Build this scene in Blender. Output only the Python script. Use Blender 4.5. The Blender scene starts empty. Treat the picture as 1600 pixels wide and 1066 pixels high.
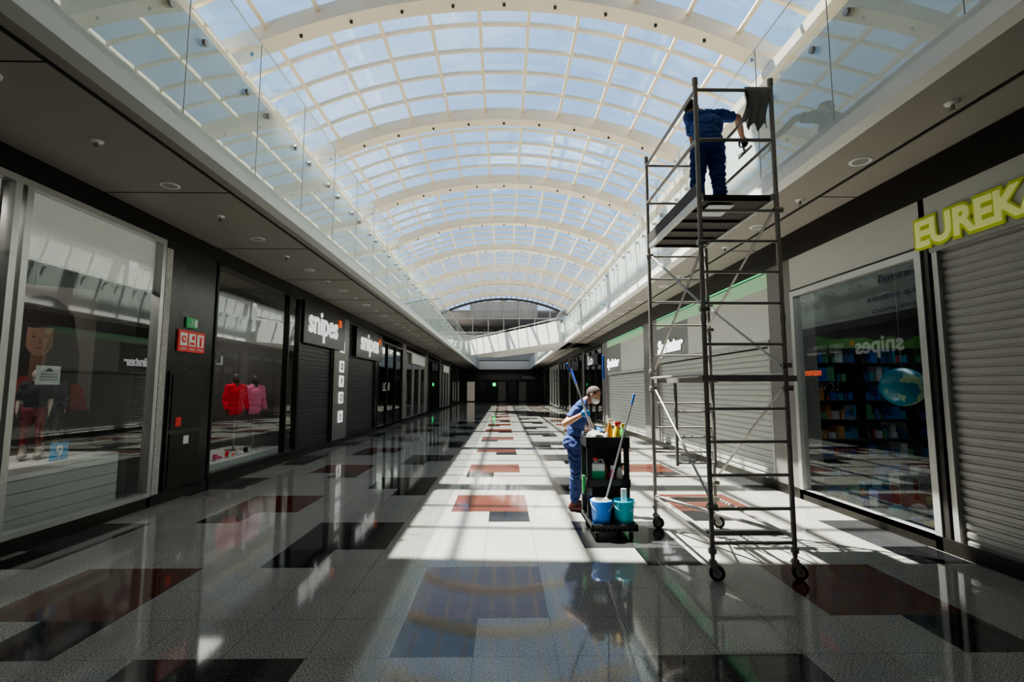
import bpy, math, random
import numpy as np
from mathutils import Vector, Matrix, noise
random.seed(4)
S=bpy.context.scene; COL=S.collection
try:
    S.view_settings.look='AgX - Medium High Contrast'
except Exception as ex: print(ex)
V=Vector
# ------------------------------------------------------------ materials
def _nt(name):
    m=bpy.data.materials.new(name); m.use_nodes=True
    nt=m.node_tree; nt.nodes.clear()
    return m,nt,nt.nodes.new('ShaderNodeOutputMaterial')
def mat(name,col,rough=.5,metal=0.,var=.08,scale=9.,bump=0.,es=0.,ecol=None,coat=0.,stretch=None):
    m,nt,out=_nt(name); N=nt.nodes; L=nt.links
    b=N.new('ShaderNodeBsdfPrincipled'); L.new(b.outputs[0],out.inputs[0])
    tc=N.new('ShaderNodeTexCoord'); mp=N.new('ShaderNodeMapping'); L.new(tc.outputs['Object'],mp.inputs[0])
    if stretch: mp.inputs['Scale'].default_value=stretch
    no=N.new('ShaderNodeTexNoise'); no.inputs['Scale'].default_value=scale; no.inputs['Detail'].default_value=4
    L.new(mp.outputs[0],no.inputs['Vector'])
    mx=N.new('ShaderNodeMix'); mx.data_type='RGBA'
    mx.inputs[6].default_value=(*[max(0,c*(1-var)) for c in col],1); mx.inputs[7].default_value=(*[min(1,c*(1+var)) for c in col],1)
    L.new(no.outputs[0],mx.inputs[0]); L.new(mx.outputs[2],b.inputs['Base Color'])
    b.inputs['Roughness'].default_value=rough; b.inputs['Metallic'].default_value=metal
    b.inputs['Coat Weight'].default_value=coat
    if es: b.inputs['Emission Color'].default_value=(*(ecol or col),1); b.inputs['Emission Strength'].default_value=es
    if bump:
        bp=N.new('ShaderNodeBump'); bp.inputs['Strength'].default_value=bump; bp.inputs['Distance'].default_value=.01
        L.new(no.outputs[0],bp.inputs['Height']); L.new(bp.outputs[0],b.inputs['Normal'])
    return m
def glass(name,tint,base=.04,amp=.9,pw=4.,milk=0.,mcol=(.9,.95,1),rough=.0,lo=.1):
    m,nt,out=_nt(name); N=nt.nodes; L=nt.links
    t=N.new('ShaderNodeBsdfTransparent'); t.inputs[0].default_value=(*tint,1)
    g=N.new('ShaderNodeBsdfGlossy'); g.inputs['Roughness'].default_value=rough; g.inputs[0].default_value=(.95,.98,.97,1)
    lw=N.new('ShaderNodeLayerWeight'); lw.inputs[0].default_value=.5
    p=N.new('ShaderNodeMath'); p.operation='POWER'; p.inputs[1].default_value=pw; L.new(lw.outputs['Facing'],p.inputs[0])
    a=N.new('ShaderNodeMath'); a.operation='MULTIPLY_ADD'; a.inputs[1].default_value=amp; a.inputs[2].default_value=base; L.new(p.outputs[0],a.inputs[0]); a.use_clamp=True
    mx=N.new('ShaderNodeMixShader'); L.new(a.outputs[0],mx.inputs[0]); L.new(g.outputs[0],mx.inputs[2])
    if milk:
        d=N.new('ShaderNodeBsdfTranslucent'); d.inputs[0].default_value=(*mcol,1)
        d2=N.new('ShaderNodeBsdfDiffuse'); d2.inputs[0].default_value=(*mcol,1)
        dm=N.new('ShaderNodeMixShader'); dm.inputs[0].default_value=.5 if lo>.2 else 0; L.new(d.outputs[0],dm.inputs[1]); L.new(d2.outputs[0],dm.inputs[2])
        tc=N.new('ShaderNodeTexCoord'); no=N.new('ShaderNodeTexNoise'); no.inputs['Scale'].default_value=1.1; no.inputs['Detail'].default_value=5
        L.new(tc.outputs['Object'],no.inputs['Vector'])
        mr=N.new('ShaderNodeMapRange'); mr.inputs[1].default_value=.48; mr.inputs[2].default_value=.66; mr.inputs[3].default_value=milk*lo; mr.inputs[4].default_value=milk
        L.new(no.outputs[0],mr.inputs[0])
        m2=N.new('ShaderNodeMixShader'); L.new(mr.outputs[0],m2.inputs[0]); L.new(t.outputs[0],m2.inputs[1]); L.new(dm.outputs[0],m2.inputs[2]); L.new(m2.outputs[0],mx.inputs[1])
    else: L.new(t.outputs[0],mx.inputs[1])
    L.new(mx.outputs[0],out.inputs[0]); return m
def granite(name,c1,c2,scale=240,rough=.05):
    m,nt,out=_nt(name); N=nt.nodes; L=nt.links
    b=N.new('ShaderNodeBsdfPrincipled'); L.new(b.outputs[0],out.inputs[0])
    tc=N.new('ShaderNodeTexCoord')
    no=N.new('ShaderNodeTexNoise'); no.inputs['Scale'].default_value=scale*.45; no.inputs['Detail'].default_value=3; L.new(tc.outputs['Object'],no.inputs['Vector'])
    r=N.new('ShaderNodeValToRGB'); r.color_ramp.elements[0].position=.36; r.color_ramp.elements[1].position=.60
    r.color_ramp.elements[0].color=(*c1,1); r.color_ramp.elements[1].color=(*c2,1)
    L.new(no.outputs[0],r.inputs[0])
    n2=N.new('ShaderNodeTexNoise'); n2.inputs['Scale'].default_value=1.3; L.new(tc.outputs['Object'],n2.inputs['Vector'])
    hs=N.new('ShaderNodeHueSaturation'); mr=N.new('ShaderNodeMapRange'); mr.inputs[3].default_value=.82; mr.inputs[4].default_value=1.15
    L.new(n2.outputs[0],mr.inputs[0]); L.new(mr.outputs[0],hs.inputs['Value']); L.new(r.outputs[0],hs.inputs['Color'])
    sx=N.new('ShaderNodeSeparateXYZ'); L.new(tc.outputs['Object'],sx.inputs[0])
    def line(o,off):
        a=N.new('ShaderNodeMath'); a.operation='ADD'; a.inputs[1].default_value=off; L.new(o,a.inputs[0])
        p=N.new('ShaderNodeMath'); p.operation='PINGPONG'; p.inputs[1].default_value=.25; L.new(a.outputs[0],p.inputs[0])
        l=N.new('ShaderNodeMath'); l.operation='LESS_THAN'; l.inputs[1].default_value=.0016; L.new(p.outputs[0],l.inputs[0]); return l.outputs[0]
    mxm=N.new('ShaderNodeMath'); mxm.operation='MAXIMUM'; L.new(line(sx.outputs[0],.68),mxm.inputs[0]); L.new(line(sx.outputs[1],-.12),mxm.inputs[1])
    mx=N.new('ShaderNodeMix'); mx.data_type='RGBA'; L.new(mxm.outputs[0],mx.inputs[0]); L.new(hs.outputs[0],mx.inputs[6]); mx.inputs[7].default_value=(*[c*.6 for c in c1],1)
    L.new(mx.outputs[2],b.inputs['Base Color']); b.inputs['IOR'].default_value=1.58
    n3=N.new('ShaderNodeTexNoise'); n3.inputs['Scale'].default_value=2.5; n3.inputs['Detail'].default_value=6; L.new(tc.outputs['Object'],n3.inputs['Vector'])
    m3=N.new('ShaderNodeMapRange'); m3.inputs[3].default_value=rough*.5; m3.inputs[4].default_value=rough*2.0; L.new(n3.outputs[0],m3.inputs[0]); L.new(m3.outputs[0],b.inputs['Roughness'])
    return m
M={}
M['white_g']=granite('granite_light',(.085,.082,.075),(.47,.45,.41))
M['grey_g']=granite('granite_charcoal',(.018,.018,.019),(.058,.058,.059))
M['black_g']=granite('granite_black',(.004,.004,.005),(.012,.012,.013))
M['red_g']=granite('granite_maroon',(.040,.012,.008),(.14,.040,.026))
M['soffit']=mat('soffit_paint',(.32,.295,.26),.6,var=.04,scale=2)
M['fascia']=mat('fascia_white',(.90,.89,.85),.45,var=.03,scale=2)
M['fascia_shaded']=mat('fascia_white_shaded',(.60,.62,.59),.45,var=.05,scale=2)  # white fascia with shade put into the colour, for the sunless left side
M['groove']=mat('groove_dark',(.02,.02,.02),.8)
M['bronze']=mat('bronze_dark_metal',(.030,.026,.022),.35,.5)
M['pier']=mat('pier_dark_panel',(.040,.037,.035),.25,.3)
M['stone']=mat('grey_stone_panel',(.18,.17,.16),.35,var=.2,scale=30)
M['truss']=mat('grey_truss_steel',(.30,.29,.28),.5,.2)
M['alu']=mat('aluminium_frame',(.52,.52,.50),.35,.6)
M['steel']=mat('galvanised_steel',(.36,.335,.31),.42,.6,var=.25,scale=25)
M['cream']=mat('cream_painted_steel',(.66,.57,.44),.5,var=.03)
M['uwall']=mat('upper_wall_plaster',(.68,.67,.65),.7,var=.04)
M['dark']=mat('dark_interior',(.03,.03,.032),.7)
M['midint']=mat('interior_grey',(.14,.135,.13),.7,var=.2,scale=2)
M['ltint']=mat('interior_light',(.45,.43,.40),.7,var=.15,scale=2)
M['litint']=mat('interior_lit_warm',(.45,.40,.33),.7,var=.4,scale=3,es=.3)  # surface glows in place of lamps inside the far shops
M['shut_l']=mat('shutter_light_grey',(.36,.35,.33),.45,.3,var=.05)
M['shut_d']=mat('shutter_anthracite',(.055,.055,.058),.4,.4)
M['shut_w']=mat('shutter_off_white',(.44,.45,.41),.5,.2,var=.05)
M['blackp']=mat('black_plastic',(.014,.014,.015),.4)
M['black']=mat('black_panel',(.006,.006,.007),.3)
M['white']=mat('white_plastic',(.8,.8,.8),.4,var=.03)
M['whitee']=mat('white_letter',(.85,.85,.85),.5,var=.02,es=.6)
M['whites']=mat('white_letter_glow',(.9,.9,.9),.5,var=.02,es=1.8)  # glow added to the letter faces to lift the dim Sprinter sign
M['orange']=mat('orange_mark',(.9,.13,.03),.5,es=.4)
M['red']=mat('red_sign',(.62,.03,.02),.4,es=.12)
M['green']=mat('green_sign',(.02,.35,.10),.4,es=.1)
M['greenlit']=mat('green_led',(.15,.85,.40),.4,es=.6)
M['greenlamp']=mat('green_lamp_glow',(.05,.9,.25),.4,es=2.5)
M['yellow']=mat('lime_letter_face',(.74,.80,.30),.6,es=.18)
M['dkgreen']=mat('lime_outline',(.46,.54,.04),.6,es=.12)
M['navy']=mat('navy_cotton',(.022,.045,.165),.85,var=.25,scale=18,bump=.3)
M['navyshirt']=mat('navy_polo',(.026,.055,.20),.85,var=.2,scale=25,bump=.3)
M['navy2']=mat('navy_cotton_brightened',(.030,.068,.26),.85,var=.25,scale=18,bump=.3)  # same navy cotton, colour brightened to offset the scaffold worker's backlight
M['navyshirt2']=mat('navy_polo_brightened',(.040,.090,.32),.85,var=.2,scale=25,bump=.3)  # same navy polo, brightened in colour for the backlit scaffold worker
M['skin']=mat('skin',(.50,.26,.17),.5,var=.1)
M['hair']=mat('dark_hair',(.03,.02,.014),.7,var=.4,scale=80,bump=.5)
M['hairb']=mat('short_greying_hair',(.09,.065,.05),.75,var=.4,scale=90,bump=.5)
M['mask']=mat('mask_fabric',(.85,.86,.86),.8,var=.03,bump=.2)
M['gloveb']=mat('blue_nitrile',(.03,.22,.62),.4)
M['glovek']=mat('black_glove',(.015,.015,.02),.5)
M['shoe']=mat('dark_red_shoe',(.10,.02,.02),.5)
M['shoek']=mat('black_shoe',(.012,.012,.012),.5)
M['blue']=mat('blue_bucket_plastic',(.02,.20,.72),.35)
M['teal']=mat('teal_bucket_plastic',(.01,.42,.55),.35)
M['bluetip']=mat('blue_grip',(.02,.10,.50),.4)
M['pole']=mat('aluminium_pole',(.55,.56,.58),.3,.8)
M['cloth']=mat('grey_rag',(.30,.29,.28),.95,var=.3,scale=30,bump=.6)
M['mopc']=mat('mop_yarn',(.40,.36,.30),.95,var=.3,scale=60,bump=.8)
M['jugw']=mat('translucent_white_jug',(.75,.8,.78),.3)
M['jugg']=mat('green_liquid',(.05,.5,.25),.3)
M['pink']=mat('pink_plastic',(.8,.08,.28),.4)
M['yel']=mat('yellow_bottle',(.85,.62,.02),.35)
M['amber']=mat('amber_bottle',(.30,.12,.03),.3)
M['grn']=mat('green_bottle',(.06,.45,.12),.35)
M['rubber']=mat('black_rubber',(.015,.015,.015),.7)
M['wood']=mat('phenolic_plywood',(.055,.042,.036),.6,var=.3,scale=6,stretch=(1,8,1))
M['blind']=mat('woven_blind',(.78,.75,.69),.8,var=.25,scale=40,bump=.6,stretch=(1,1,14),es=.18)  # faint glow put into the weave to brighten the shaded blind
M['curt']=mat('pebble_curtain',(.5,.48,.45),.8,var=.5,scale=25,bump=1.0)
M['plinth']=mat('white_plank_plinth',(.6,.6,.58),.6,var=.15,scale=4,stretch=(1,1,12))
M['manneq']=mat('grey_mannequin',(.13,.12,.11),.35)
M['mannq2']=mat('pale_mannequin',(.42,.36,.31),.4)
M['redh']=mat('red_hoodie',(.80,.02,.05),.85,bump=.3,es=.10)
M['pinkh']=mat('pink_hoodie',(.85,.25,.42),.85,bump=.3,es=.08)
M['dkcl']=mat('dark_clothes',(.03,.03,.045),.85,bump=.3)
M['redfl']=mat('red_floral',(.22,.03,.04),.85,var=.95,scale=30)
M['paper']=mat('paper',(.8,.8,.78),.7,var=.03)
M['bluep']=mat('blue_card',(.05,.35,.7),.6)
M['lamp']=mat('lamp_lens',(1,.96,.88),.4,es=2.5)
M['lampoff']=mat('lamp_off_lens',(.30,.29,.27),.3)
M['ink']=mat('dark_vinyl',(.05,.075,.12),.6)
M['gl_roof']=glass('roof_glazing',(.82,.90,.96),.03,.25,3,milk=.012)
M['gl_bal']=glass('balustrade_glass',(.90,.95,.93),.10,.42,2.6,milk=.10,mcol=(.80,.86,.83),lo=.6)
M['gl_shop']=glass('shopfront_glass',(.84,.87,.86),.06,.70,3.0)
M['gl_far']=glass('far_glass',(.60,.64,.66),.16,.65,2.5)
m,nt,out=_nt('world_globe'); N=nt.nodes;L=nt.links
b=N.new('ShaderNodeBsdfPrincipled'); L.new(b.outputs[0],out.inputs[0]); tc=N.new('ShaderNodeTexCoord'); no=N.new('ShaderNodeTexNoise'); no.inputs['Scale'].default_value=6;no.inputs['Detail'].default_value=7
L.new(tc.outputs['Object'],no.inputs['Vector']); r=N.new('ShaderNodeValToRGB'); r.color_ramp.interpolation='CONSTANT'
r.color_ramp.elements[0].color=(.006,.11,.16,1); r.color_ramp.elements[1].position=.56; r.color_ramp.elements[1].color=(.20,.28,.17,1)
L.new(no.outputs[0],r.inputs[0]); L.new(r.outputs[0],b.inputs['Base Color']); L.new(r.outputs[0],b.inputs['Emission Color']); b.inputs['Emission Strength'].default_value=.15; b.inputs['Roughness'].default_value=.3
M['globe']=m
# ------------------------------------------------------------ mesh builder
ORG={}
class MB:
    def __init__(s): s.v=[];s.f=[];s.mi=[];s.sm=[];s.mats=[]
    def add(s,vs,fs,m,smooth=False):
        if isinstance(m,str): m=M[m]
        if m not in s.mats: s.mats.append(m)
        k=s.mats.index(m); o=len(s.v); s.v+= [tuple(v) for v in vs]
        for f in fs: s.f.append([i+o for i in f]); s.mi.append(k); s.sm.append(smooth)
        return s
    def box(s,x0,x1,y0,y1,z0,z1,m):
        x0,x1=sorted((x0,x1)); y0,y1=sorted((y0,y1)); z0,z1=sorted((z0,z1))
        vs=[(x0,y0,z0),(x1,y0,z0),(x1,y1,z0),(x0,y1,z0),(x0,y0,z1),(x1,y0,z1),(x1,y1,z1),(x0,y1,z1)]
        return s.add(vs,[(0,3,2,1),(4,5,6,7),(0,1,5,4),(1,2,6,5),(2,3,7,6),(3,0,4,7)],m)
    def quad(s,a,b,c,d,m): return s.add([a,b,c,d],[(0,1,2,3)],m)
    def cyl(s,p0,p1,r0,m,r1=None,seg=12,caps=True):
        p0=V(p0);p1=V(p1); r1=r0 if r1 is None else r1
        d=(p1-p0)
        if d.length<1e-6: return s
        d.normalize(); a=d.orthogonal().normalized(); b=d.cross(a)
        vs=[]
        for p,r in((p0,r0),(p1,r1)):
            for i in range(seg):
                t=2*math.pi*i/seg; vs.append(p+a*(math.cos(t)*r)+b*(math.sin(t)*r))
        fs=[(i,(i+1)%seg,seg+(i+1)%seg,seg+i) for i in range(seg)]
        s.add(vs,fs,m,True)
        if caps: s.add(vs,[tuple(range(seg-1,-1,-1)),tuple(range(seg,2*seg))],m)
        return s
    def ball(s,c,r,m,seg=14,rings=9,ax=None):
        if not hasattr(r,'__len__'): r=(r,r,r)
        c=V(c); A=ax or (V((1,0,0)),V((0,1,0)),V((0,0,1)))
        vs=[c+A[2]*r[2]]
        for j in range(1,rings):
            p=math.pi*j/rings
            for i in range(seg):
                t=2*math.pi*i/seg
                vs.append(c+A[0]*(r[0]*math.sin(p)*math.cos(t))+A[1]*(r[1]*math.sin(p)*math.sin(t))+A[2]*(r[2]*math.cos(p)))
        vs.append(c-A[2]*r[2]); fs=[]
        for i in range(seg): fs.append((0,1+i,1+(i+1)%seg))
        for j in range(rings-2):
            for i in range(seg):
                a=1+j*seg+i;b=1+j*seg+(i+1)%seg; fs.append((a,a+seg,b+seg,b))
        n=len(vs)-1; o=1+(rings-2)*seg
        for i in range(seg): fs.append((n,o+(i+1)%seg,o+i))
        return s.add(vs,fs,m,True)
    def lathe(s,c,prof,m,seg=24):
        c=V(c); vs=[]
        for r,z in prof:
            for i in range(seg):
                t=2*math.pi*i/seg; vs.append((c.x+r*math.cos(t),c.y+r*math.sin(t),c.z+z))
        fs=[]
        for j in range(len(prof)-1):
            for i in range(seg):
                fs.append((j*seg+i,j*seg+(i+1)%seg,(j+1)*seg+(i+1)%seg,(j+1)*seg+i))
        return s.add(vs,fs,m,True)
    def tube(s,pts,r,m,seg=8):
        for i in range(len(pts)-1):
            s.cyl(pts[i],pts[i+1],r,m,seg=seg)
            if i: s.ball(pts[i],r,m,seg=seg,rings=5)
        return s
    def arch(s,pts_in,pts_out,y0,y1,m):
        vs=[];n=len(pts_in)
        for (a,b) in zip(pts_in,pts_out):
            vs+=[(a[0],y0,a[1]),(a[0],y1,a[1]),(b[0],y1,b[1]),(b[0],y0,b[1])]
        fs=[]
        for i in range(n-1):
            o=4*i
            for k in range(4): fs.append((o+k,o+(k+1)%4,o+4+(k+1)%4,o+4+k))
        fs+=[(0,3,2,1),(4*n-4,4*n-3,4*n-2,4*n-1)]
        return s.add(vs,fs,m)
    def text(s,t,w,h,mtx,m,depth=.01,bold=0.,shear=0.):
        cu=bpy.data.curves.new('t','FONT'); cu.body=t; cu.size=1; cu.extrude=.5; cu.offset=bold; cu.resolution_u=4; cu.shear=shear
        ob=bpy.data.objects.new('t',cu); COL.objects.link(ob)
        dg=bpy.context.evaluated_depsgraph_get(); me=bpy.data.meshes.new_from_object(ob.evaluated_get(dg))
        co=[v.co.copy() for v in me.vertices]; fs=[tuple(p.vertices) for p in me.polygons]
        bpy.data.objects.remove(ob); bpy.data.curves.remove(cu)
        if co:
            x0=min(c.x for c in co);x1=max(c.x for c in co);y0=min(c.y for c in co);y1=max(c.y for c in co)
            vs=[mtx@V(((c.x-x0)/(x1-x0)*w,(c.y-y0)/(y1-y0)*h,(c.z+.5)*depth)) for c in co]
            s.add(vs,fs,m)
        bpy.data.meshes.remove(me); return s
    def obj(s,name,parent=None,label=None,cat=None,group=None,kind=None,origin=None,bevel=0,seg=2):
        if origin is None:
            a=np.array(s.v); origin=V(((a[:,0].min()+a[:,0].max())/2,(a[:,1].min()+a[:,1].max())/2,a[:,2].min()))
        origin=V(origin)
        me=bpy.data.meshes.new(name); me.from_pydata([(v[0]-origin.x,v[1]-origin.y,v[2]-origin.z) for v in s.v],[],s.f)
        for m in s.mats: me.materials.append(m)
        me.polygons.foreach_set('material_index',s.mi); me.polygons.foreach_set('use_smooth',s.sm); me.update()
        ob=bpy.data.objects.new(name,me); COL.objects.link(ob)
        return reg(ob,origin,parent,label,cat,group,kind,bevel,seg)
def reg(ob,origin,parent=None,label=None,cat=None,group=None,kind=None,bevel=0,seg=2):
    origin=V(origin); ORG[ob.name]=origin
    if parent is not None: ob.parent=parent; ob.location=origin-ORG[parent.name]
    else: ob.location=origin
    if bevel:
        b=ob.modifiers.new('b','BEVEL'); b.width=bevel; b.segments=seg; b.limit_method='ANGLE'
    if label: ob['label']=label
    if cat: ob['category']=cat
    if group: ob['group']=group
    if kind: ob['kind']=kind
    return ob
def bubble(ob,vox,it):
    r=ob.modifiers.new('r','REMESH'); r.mode='VOXEL'; r.voxel_size=vox; r.use_smooth_shade=True
    sm=ob.modifiers.new('s','SMOOTH'); sm.factor=.5; sm.iterations=it
def empty(name,loc,label,cat,group=None):
    ob=bpy.data.objects.new(name,None); COL.objects.link(ob); ob.empty_display_size=.1
    return reg(ob,loc,None,label,cat,group)
def copy_thing(ob,off,label=None):
    c=ob.copy(); COL.objects.link(c); o=ORG[ob.name]+V(off); ORG[c.name]=o; c.location=o
    if label: c['label']=label
    def rec(src,dst):
        for ch in src.children:
            k=ch.copy(); COL.objects.link(k); k.parent=dst; k.location=ch.location; ORG[k.name]=ORG[ch.name]+V(off); rec(ch,k)
    rec(ob,c); return c
def side_mtx(s,y,z,d=0.0):
    if s<0: return Matrix(((0,0,1,WX(s,-d)),(1,0,0,y),(0,1,0,z),(0,0,0,1)))
    return Matrix(((0,0,-1,WX(s,-d)),(-1,0,0,y),(0,1,0,z),(0,0,0,1)))
WL,WR=4.8,4.35
def WX(s,d): return -(WL+d) if s<0 else WR+d
# ------------------------------------------------------------ floor
fl=MB()
xs=[-WL]+[-.68+.5*k for k in range(-8,11) if -WL<-.68+.5*k<WR]+[WR]
ys=[.12+.5*k for k in range(-8,121)]
for i in range(len(xs)-1):
    for j in range(len(ys)-1):
        cx=(xs[i]+xs[i+1])/2; cy=(ys[j]+ys[j+1])/2
        u=(cx+.68)%3; v=(cy-.62)%3; ix=math.floor((cx+.68)/3); iy=math.floor((cy-.62)/3)
        par=(ix+iy)%2; m='white_g'
        if u<1 and v<1: m='red_g'
        elif 1.5<=u<2.5 and 1.5<=v<2.5: m='grey_g'
        elif v>=2.5 and ((u<.5 and par==0) or (.5<=u<1 and par==1)): m='black_g'
        elif 1<=v<1.5 and ((1.5<=u<2 and par==0) or (2<=u<2.5 and par==1)): m='black_g'
        fl.quad((xs[i],ys[j],0),(xs[i+1],ys[j],0),(xs[i+1],ys[j+1],0),(xs[i],ys[j+1],0),m)
fl.quad((-9,-4,0),(-WL,-4,0),(-WL,60.2,0),(-9,60.2,0),'midint')
fl.quad((WR,-4,0),(9,-4,0),(9,60.2,0),(WR,60.2,0),'midint')
fl.obj('floor',kind='structure',origin=(0,0,0))
# ------------------------------------------------------------ soffits / slabs
ED={-1:2.97,1:3.12}
tn=1
for s in(-1,1):
    c=MB(); e=ED[s]; w=WX(s,0)
    c.box(s*(e+.13),s*9,-4,60,3.95,4.6,'soffit')
    c.obj('ceiling',kind='structure')
    fm='fascia_shaded' if s<0 else 'fascia'
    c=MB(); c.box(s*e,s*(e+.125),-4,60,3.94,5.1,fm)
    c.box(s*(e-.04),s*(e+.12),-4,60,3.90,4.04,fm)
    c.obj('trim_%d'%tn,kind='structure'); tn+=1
    g=MB(); gx=3.27 if s<0 else 3.85
    g.box(s*gx,s*(gx+.03),-4,60,3.935,3.955,'groove')
    for y in [1+2.4*k for k in range(24)]: g.box(s*(gx+.03),w,y,y+.008,3.944,3.952,'groove')
    g.obj('trim_%d'%tn,kind='structure'); tn+=1
    u=MB(); u.box(s*6.45,s*6.7,-4,47.6,4.6,9.1,'uwall')
    for k in range(-2,8):
        y=10.75+5.2*k
        if y>-4: u.box(s*6.3,s*6.46,y-.25,y+.25,4.6,9.0,'uwall')
    u.box(s*6.1,s*6.7,-4,47.6,8.8,9.05,'cream')
    u.obj('wall_upper_left' if s<0 else 'wall_upper_right',kind='structure')
LSEG=[(-3.9,6.95,'win'),(8.2,11.6,'win'),(11.65,14.0,'shd'),(15.3,18.6,'shd'),(18.9,23.5,'far'),(24.3,30.6,'far2'),(31.4,37,'far'),(38,43.5,'far2'),(44.5,51,'far'),(52,59.5,'far')]
RSEG=[(-3.9,4.88,'shl'),(4.95,7.3,'win'),(7.95,13.85,'shw'),(15.2,20.6,'shw'),(21.7,26.5,'far'),(27.3,32,'far'),(33,38.5,'far'),(39.5,46,'far2'),(47,52,'far'),(53,59.5,'far')]
for s,segs,nm in((-1,LSEG,'wall_left'),(1,RSEG,'wall_right')):
    w=MB(); top=3.72 if s<0 else 3.56
    w.box(WX(s,0),WX(s,.35),-4,60,top,3.95,'bronze')
    prev=-4
    for (a,b,t) in segs:
        if a-prev>.02:
            stone= (s>0 and 7<prev<22) or prev>23
            w.box(WX(s,0),WX(s,.35),prev,a,0,top,'stone' if stone else 'pier')
        prev=b
    w.box(WX(s,0),WX(s,.35),prev,60,0,top,'pier')
    w.box(WX(s,4.0),WX(s,4.15),-4,60,0,3.95,'midint')
    parts=[-4,7.6,11.62,14.6,18.75,24,31,37.5,44,51.5,60] if s<0 else [-4,9.6,14.5,21.1,27,32.5,39,46.5,52.5,60]
    for p in parts: w.box(WX(s,.35),WX(s,4.0),p-.06,p+.06,0,3.95,'midint')
    for (a,b,t) in segs:
        if t=='far': w.box(WX(s,1.6),WX(s,1.7),a,b,0,3.9,'dark')
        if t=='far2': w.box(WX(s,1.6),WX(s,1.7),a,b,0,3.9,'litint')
    w.obj(nm,kind='structure')
    bb=MB(); bb.box(WX(s,-.02),WX(s,0),-4,60,0,.14,'bronze')
    bb.obj('baseboard_left' if s<0 else 'baseboard_right',kind='structure')
e=MB(); e.box(-9,9,60,60.3,0,10,'dark'); e.box(-WL,WR,59.85,60,2.6,3.3,'pier'); e.box(-3.5,3.5,59.7,60,3.9,4.9,'fascia')
for k in range(7): e.box(-4.4+1.25*k,-3.5+1.25*k,59.8,60,.1,2.4,('litint','pier','dark','stone','pier','stone','pier')[k])
e.box(-6.3,6.3,59.8,60,5,8.5,'ltint')
e.obj('wall_end',kind='structure')
e=MB(); e.box(-9,9,-4.2,-4,0,11,'uwall'); e.obj('wall_back_blocker',kind='structure')  # unseen wall added behind the camera to close the space and darken it
# ------------------------------------------------------------ vault roof
R=13.5; ZC=10.6-R; PM=math.asin(6.4/R)
def ap(phi,dr): return (math.sin(phi)*(R+dr),ZC+math.cos(phi)*(R+dr))
def arcpts(dr,n=44): return [ap(-PM+2*PM*i/n,dr) for i in range(n+1)]
c=MB(); c.arch(arcpts(.3),arcpts(.6),-4.2,7.4,'uwall'); c.obj('ceiling',kind='structure')  # unseen solid stretch of vault, added to keep sun off the near floor
RY=[10.75+5.2*k for k in range(8)]
ribA=None
for k,y in enumerate(RY):
    off=(0,y-RY[0],0)
    if ribA is None:
        r=MB(); r.arch(arcpts(0),arcpts(.42),y-.17,y+.17,'cream'); r.arch(arcpts(-.015),arcpts(.02),y-.22,y+.22,'cream')
        ribA=r.obj('roof_arch',label='curved cream steel arch spanning the glass vault',cat='roof arch',group='arches of the glass vault')
        for j in range(11):
            ph=-PM*.9+PM*1.8*j/10; x,z=ap(ph,-.02)
            l=MB(); l.cyl((x,y,z+.02),(x,y,z-.04),.035,'blackp',seg=10); l.ball((x,y,z-.04),(.04,.04,.018),'blackp',10,6)
            l.obj('spotlight',parent=ribA,label='small dark spotlight')
    else: copy_thing(ribA,off)
def bay(n,y0,y1,rows):
    f=MB()
    for i in range(12):
        ph=-PM+2*PM*i/11; x,z=ap(ph,.27); x2,z2=ap(ph,.42); 
        t=V((math.cos(ph),0,-math.sin(ph)))*.045
        vs=[]
        for yy in(y0,y1):
            vs+=[V((x,yy,z))-t,V((x,yy,z))+t,V((x2,yy,z2))+t,V((x2,yy,z2))-t]
        f.add(vs,[(0,1,2,3),(7,6,5,4),(0,4,5,1),(1,5,6,2),(2,6,7,3),(3,7,4,0)],'cream')
    for j in range(1,rows):
        yy=y0+(y1-y0)*j/rows; f.arch(arcpts(.33,44),arcpts(.42,44),yy-.038,yy+.038,'cream')
    ob=f.obj('window_%d'%n,kind='structure')
    g=MB(); a=arcpts(.40,44); vs=[];fs=[]
    for (x,z) in a: vs+=[(x,y0,z),(x,y1,z)]
    for i in range(len(a)-1): fs.append((2*i,2*i+1,2*i+3,2*i+2))
    g.add(vs,fs,'gl_roof',True); g.obj('glass_panes',parent=ob)
wn=1
bay(wn,7.4,RY[0]-.17,3); wn+=1
for k in range(7): bay(wn,RY[k]+.17,RY[k+1]-.17,5); wn+=1
g=MB(); yg=RY[-1]+.25
g.arch(arcpts(-.45,30),arcpts(-.25,30),yg-.08,yg+.08,'bronze')
for i in range(26):
    ph=-PM*.97+2*PM*.97*i/25; a=ap(ph,-.25); b_=ap(ph,.0); g.cyl((a[0],yg,a[1]),(b_[0],yg,b_[1]),.03,'bronze',seg=6)
for i in range(9):
    x=-6+1.5*i; z=ZC+math.sqrt(R*R-x*x); g.box(x-.04,x+.04,yg-.05,yg+.05,5.2,z-.4,'truss')
for z in(5.3,6.9,8.3): g.box(-6.1,6.1,yg-.06,yg+.06,z,z+.1,'truss')
for i in range(16):
    x=-6+.75*i; a,b=((x,yg+1,6.95),(x+.75,yg+1,7.7)) if i%2 else ((x,yg+1,7.7),(x+.75,yg+1,6.95)); g.cyl(a,b,.05,'bronze',seg=6)
g.box(-6,6,yg+.97,yg+1.03,7.68,7.76,'bronze'); g.box(-6,6,yg+.97,yg+1.03,6.9,6.98,'bronze')
for i in range(18): 
    z=8.4+i*.1; 
    hw=math.sqrt(max(.1,R*R-(z+.5-ZC)**2)); hw=min(hw,3.3); g.box(-hw,hw,yg+.1,yg+.25,z,z+.07,'truss')
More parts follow.
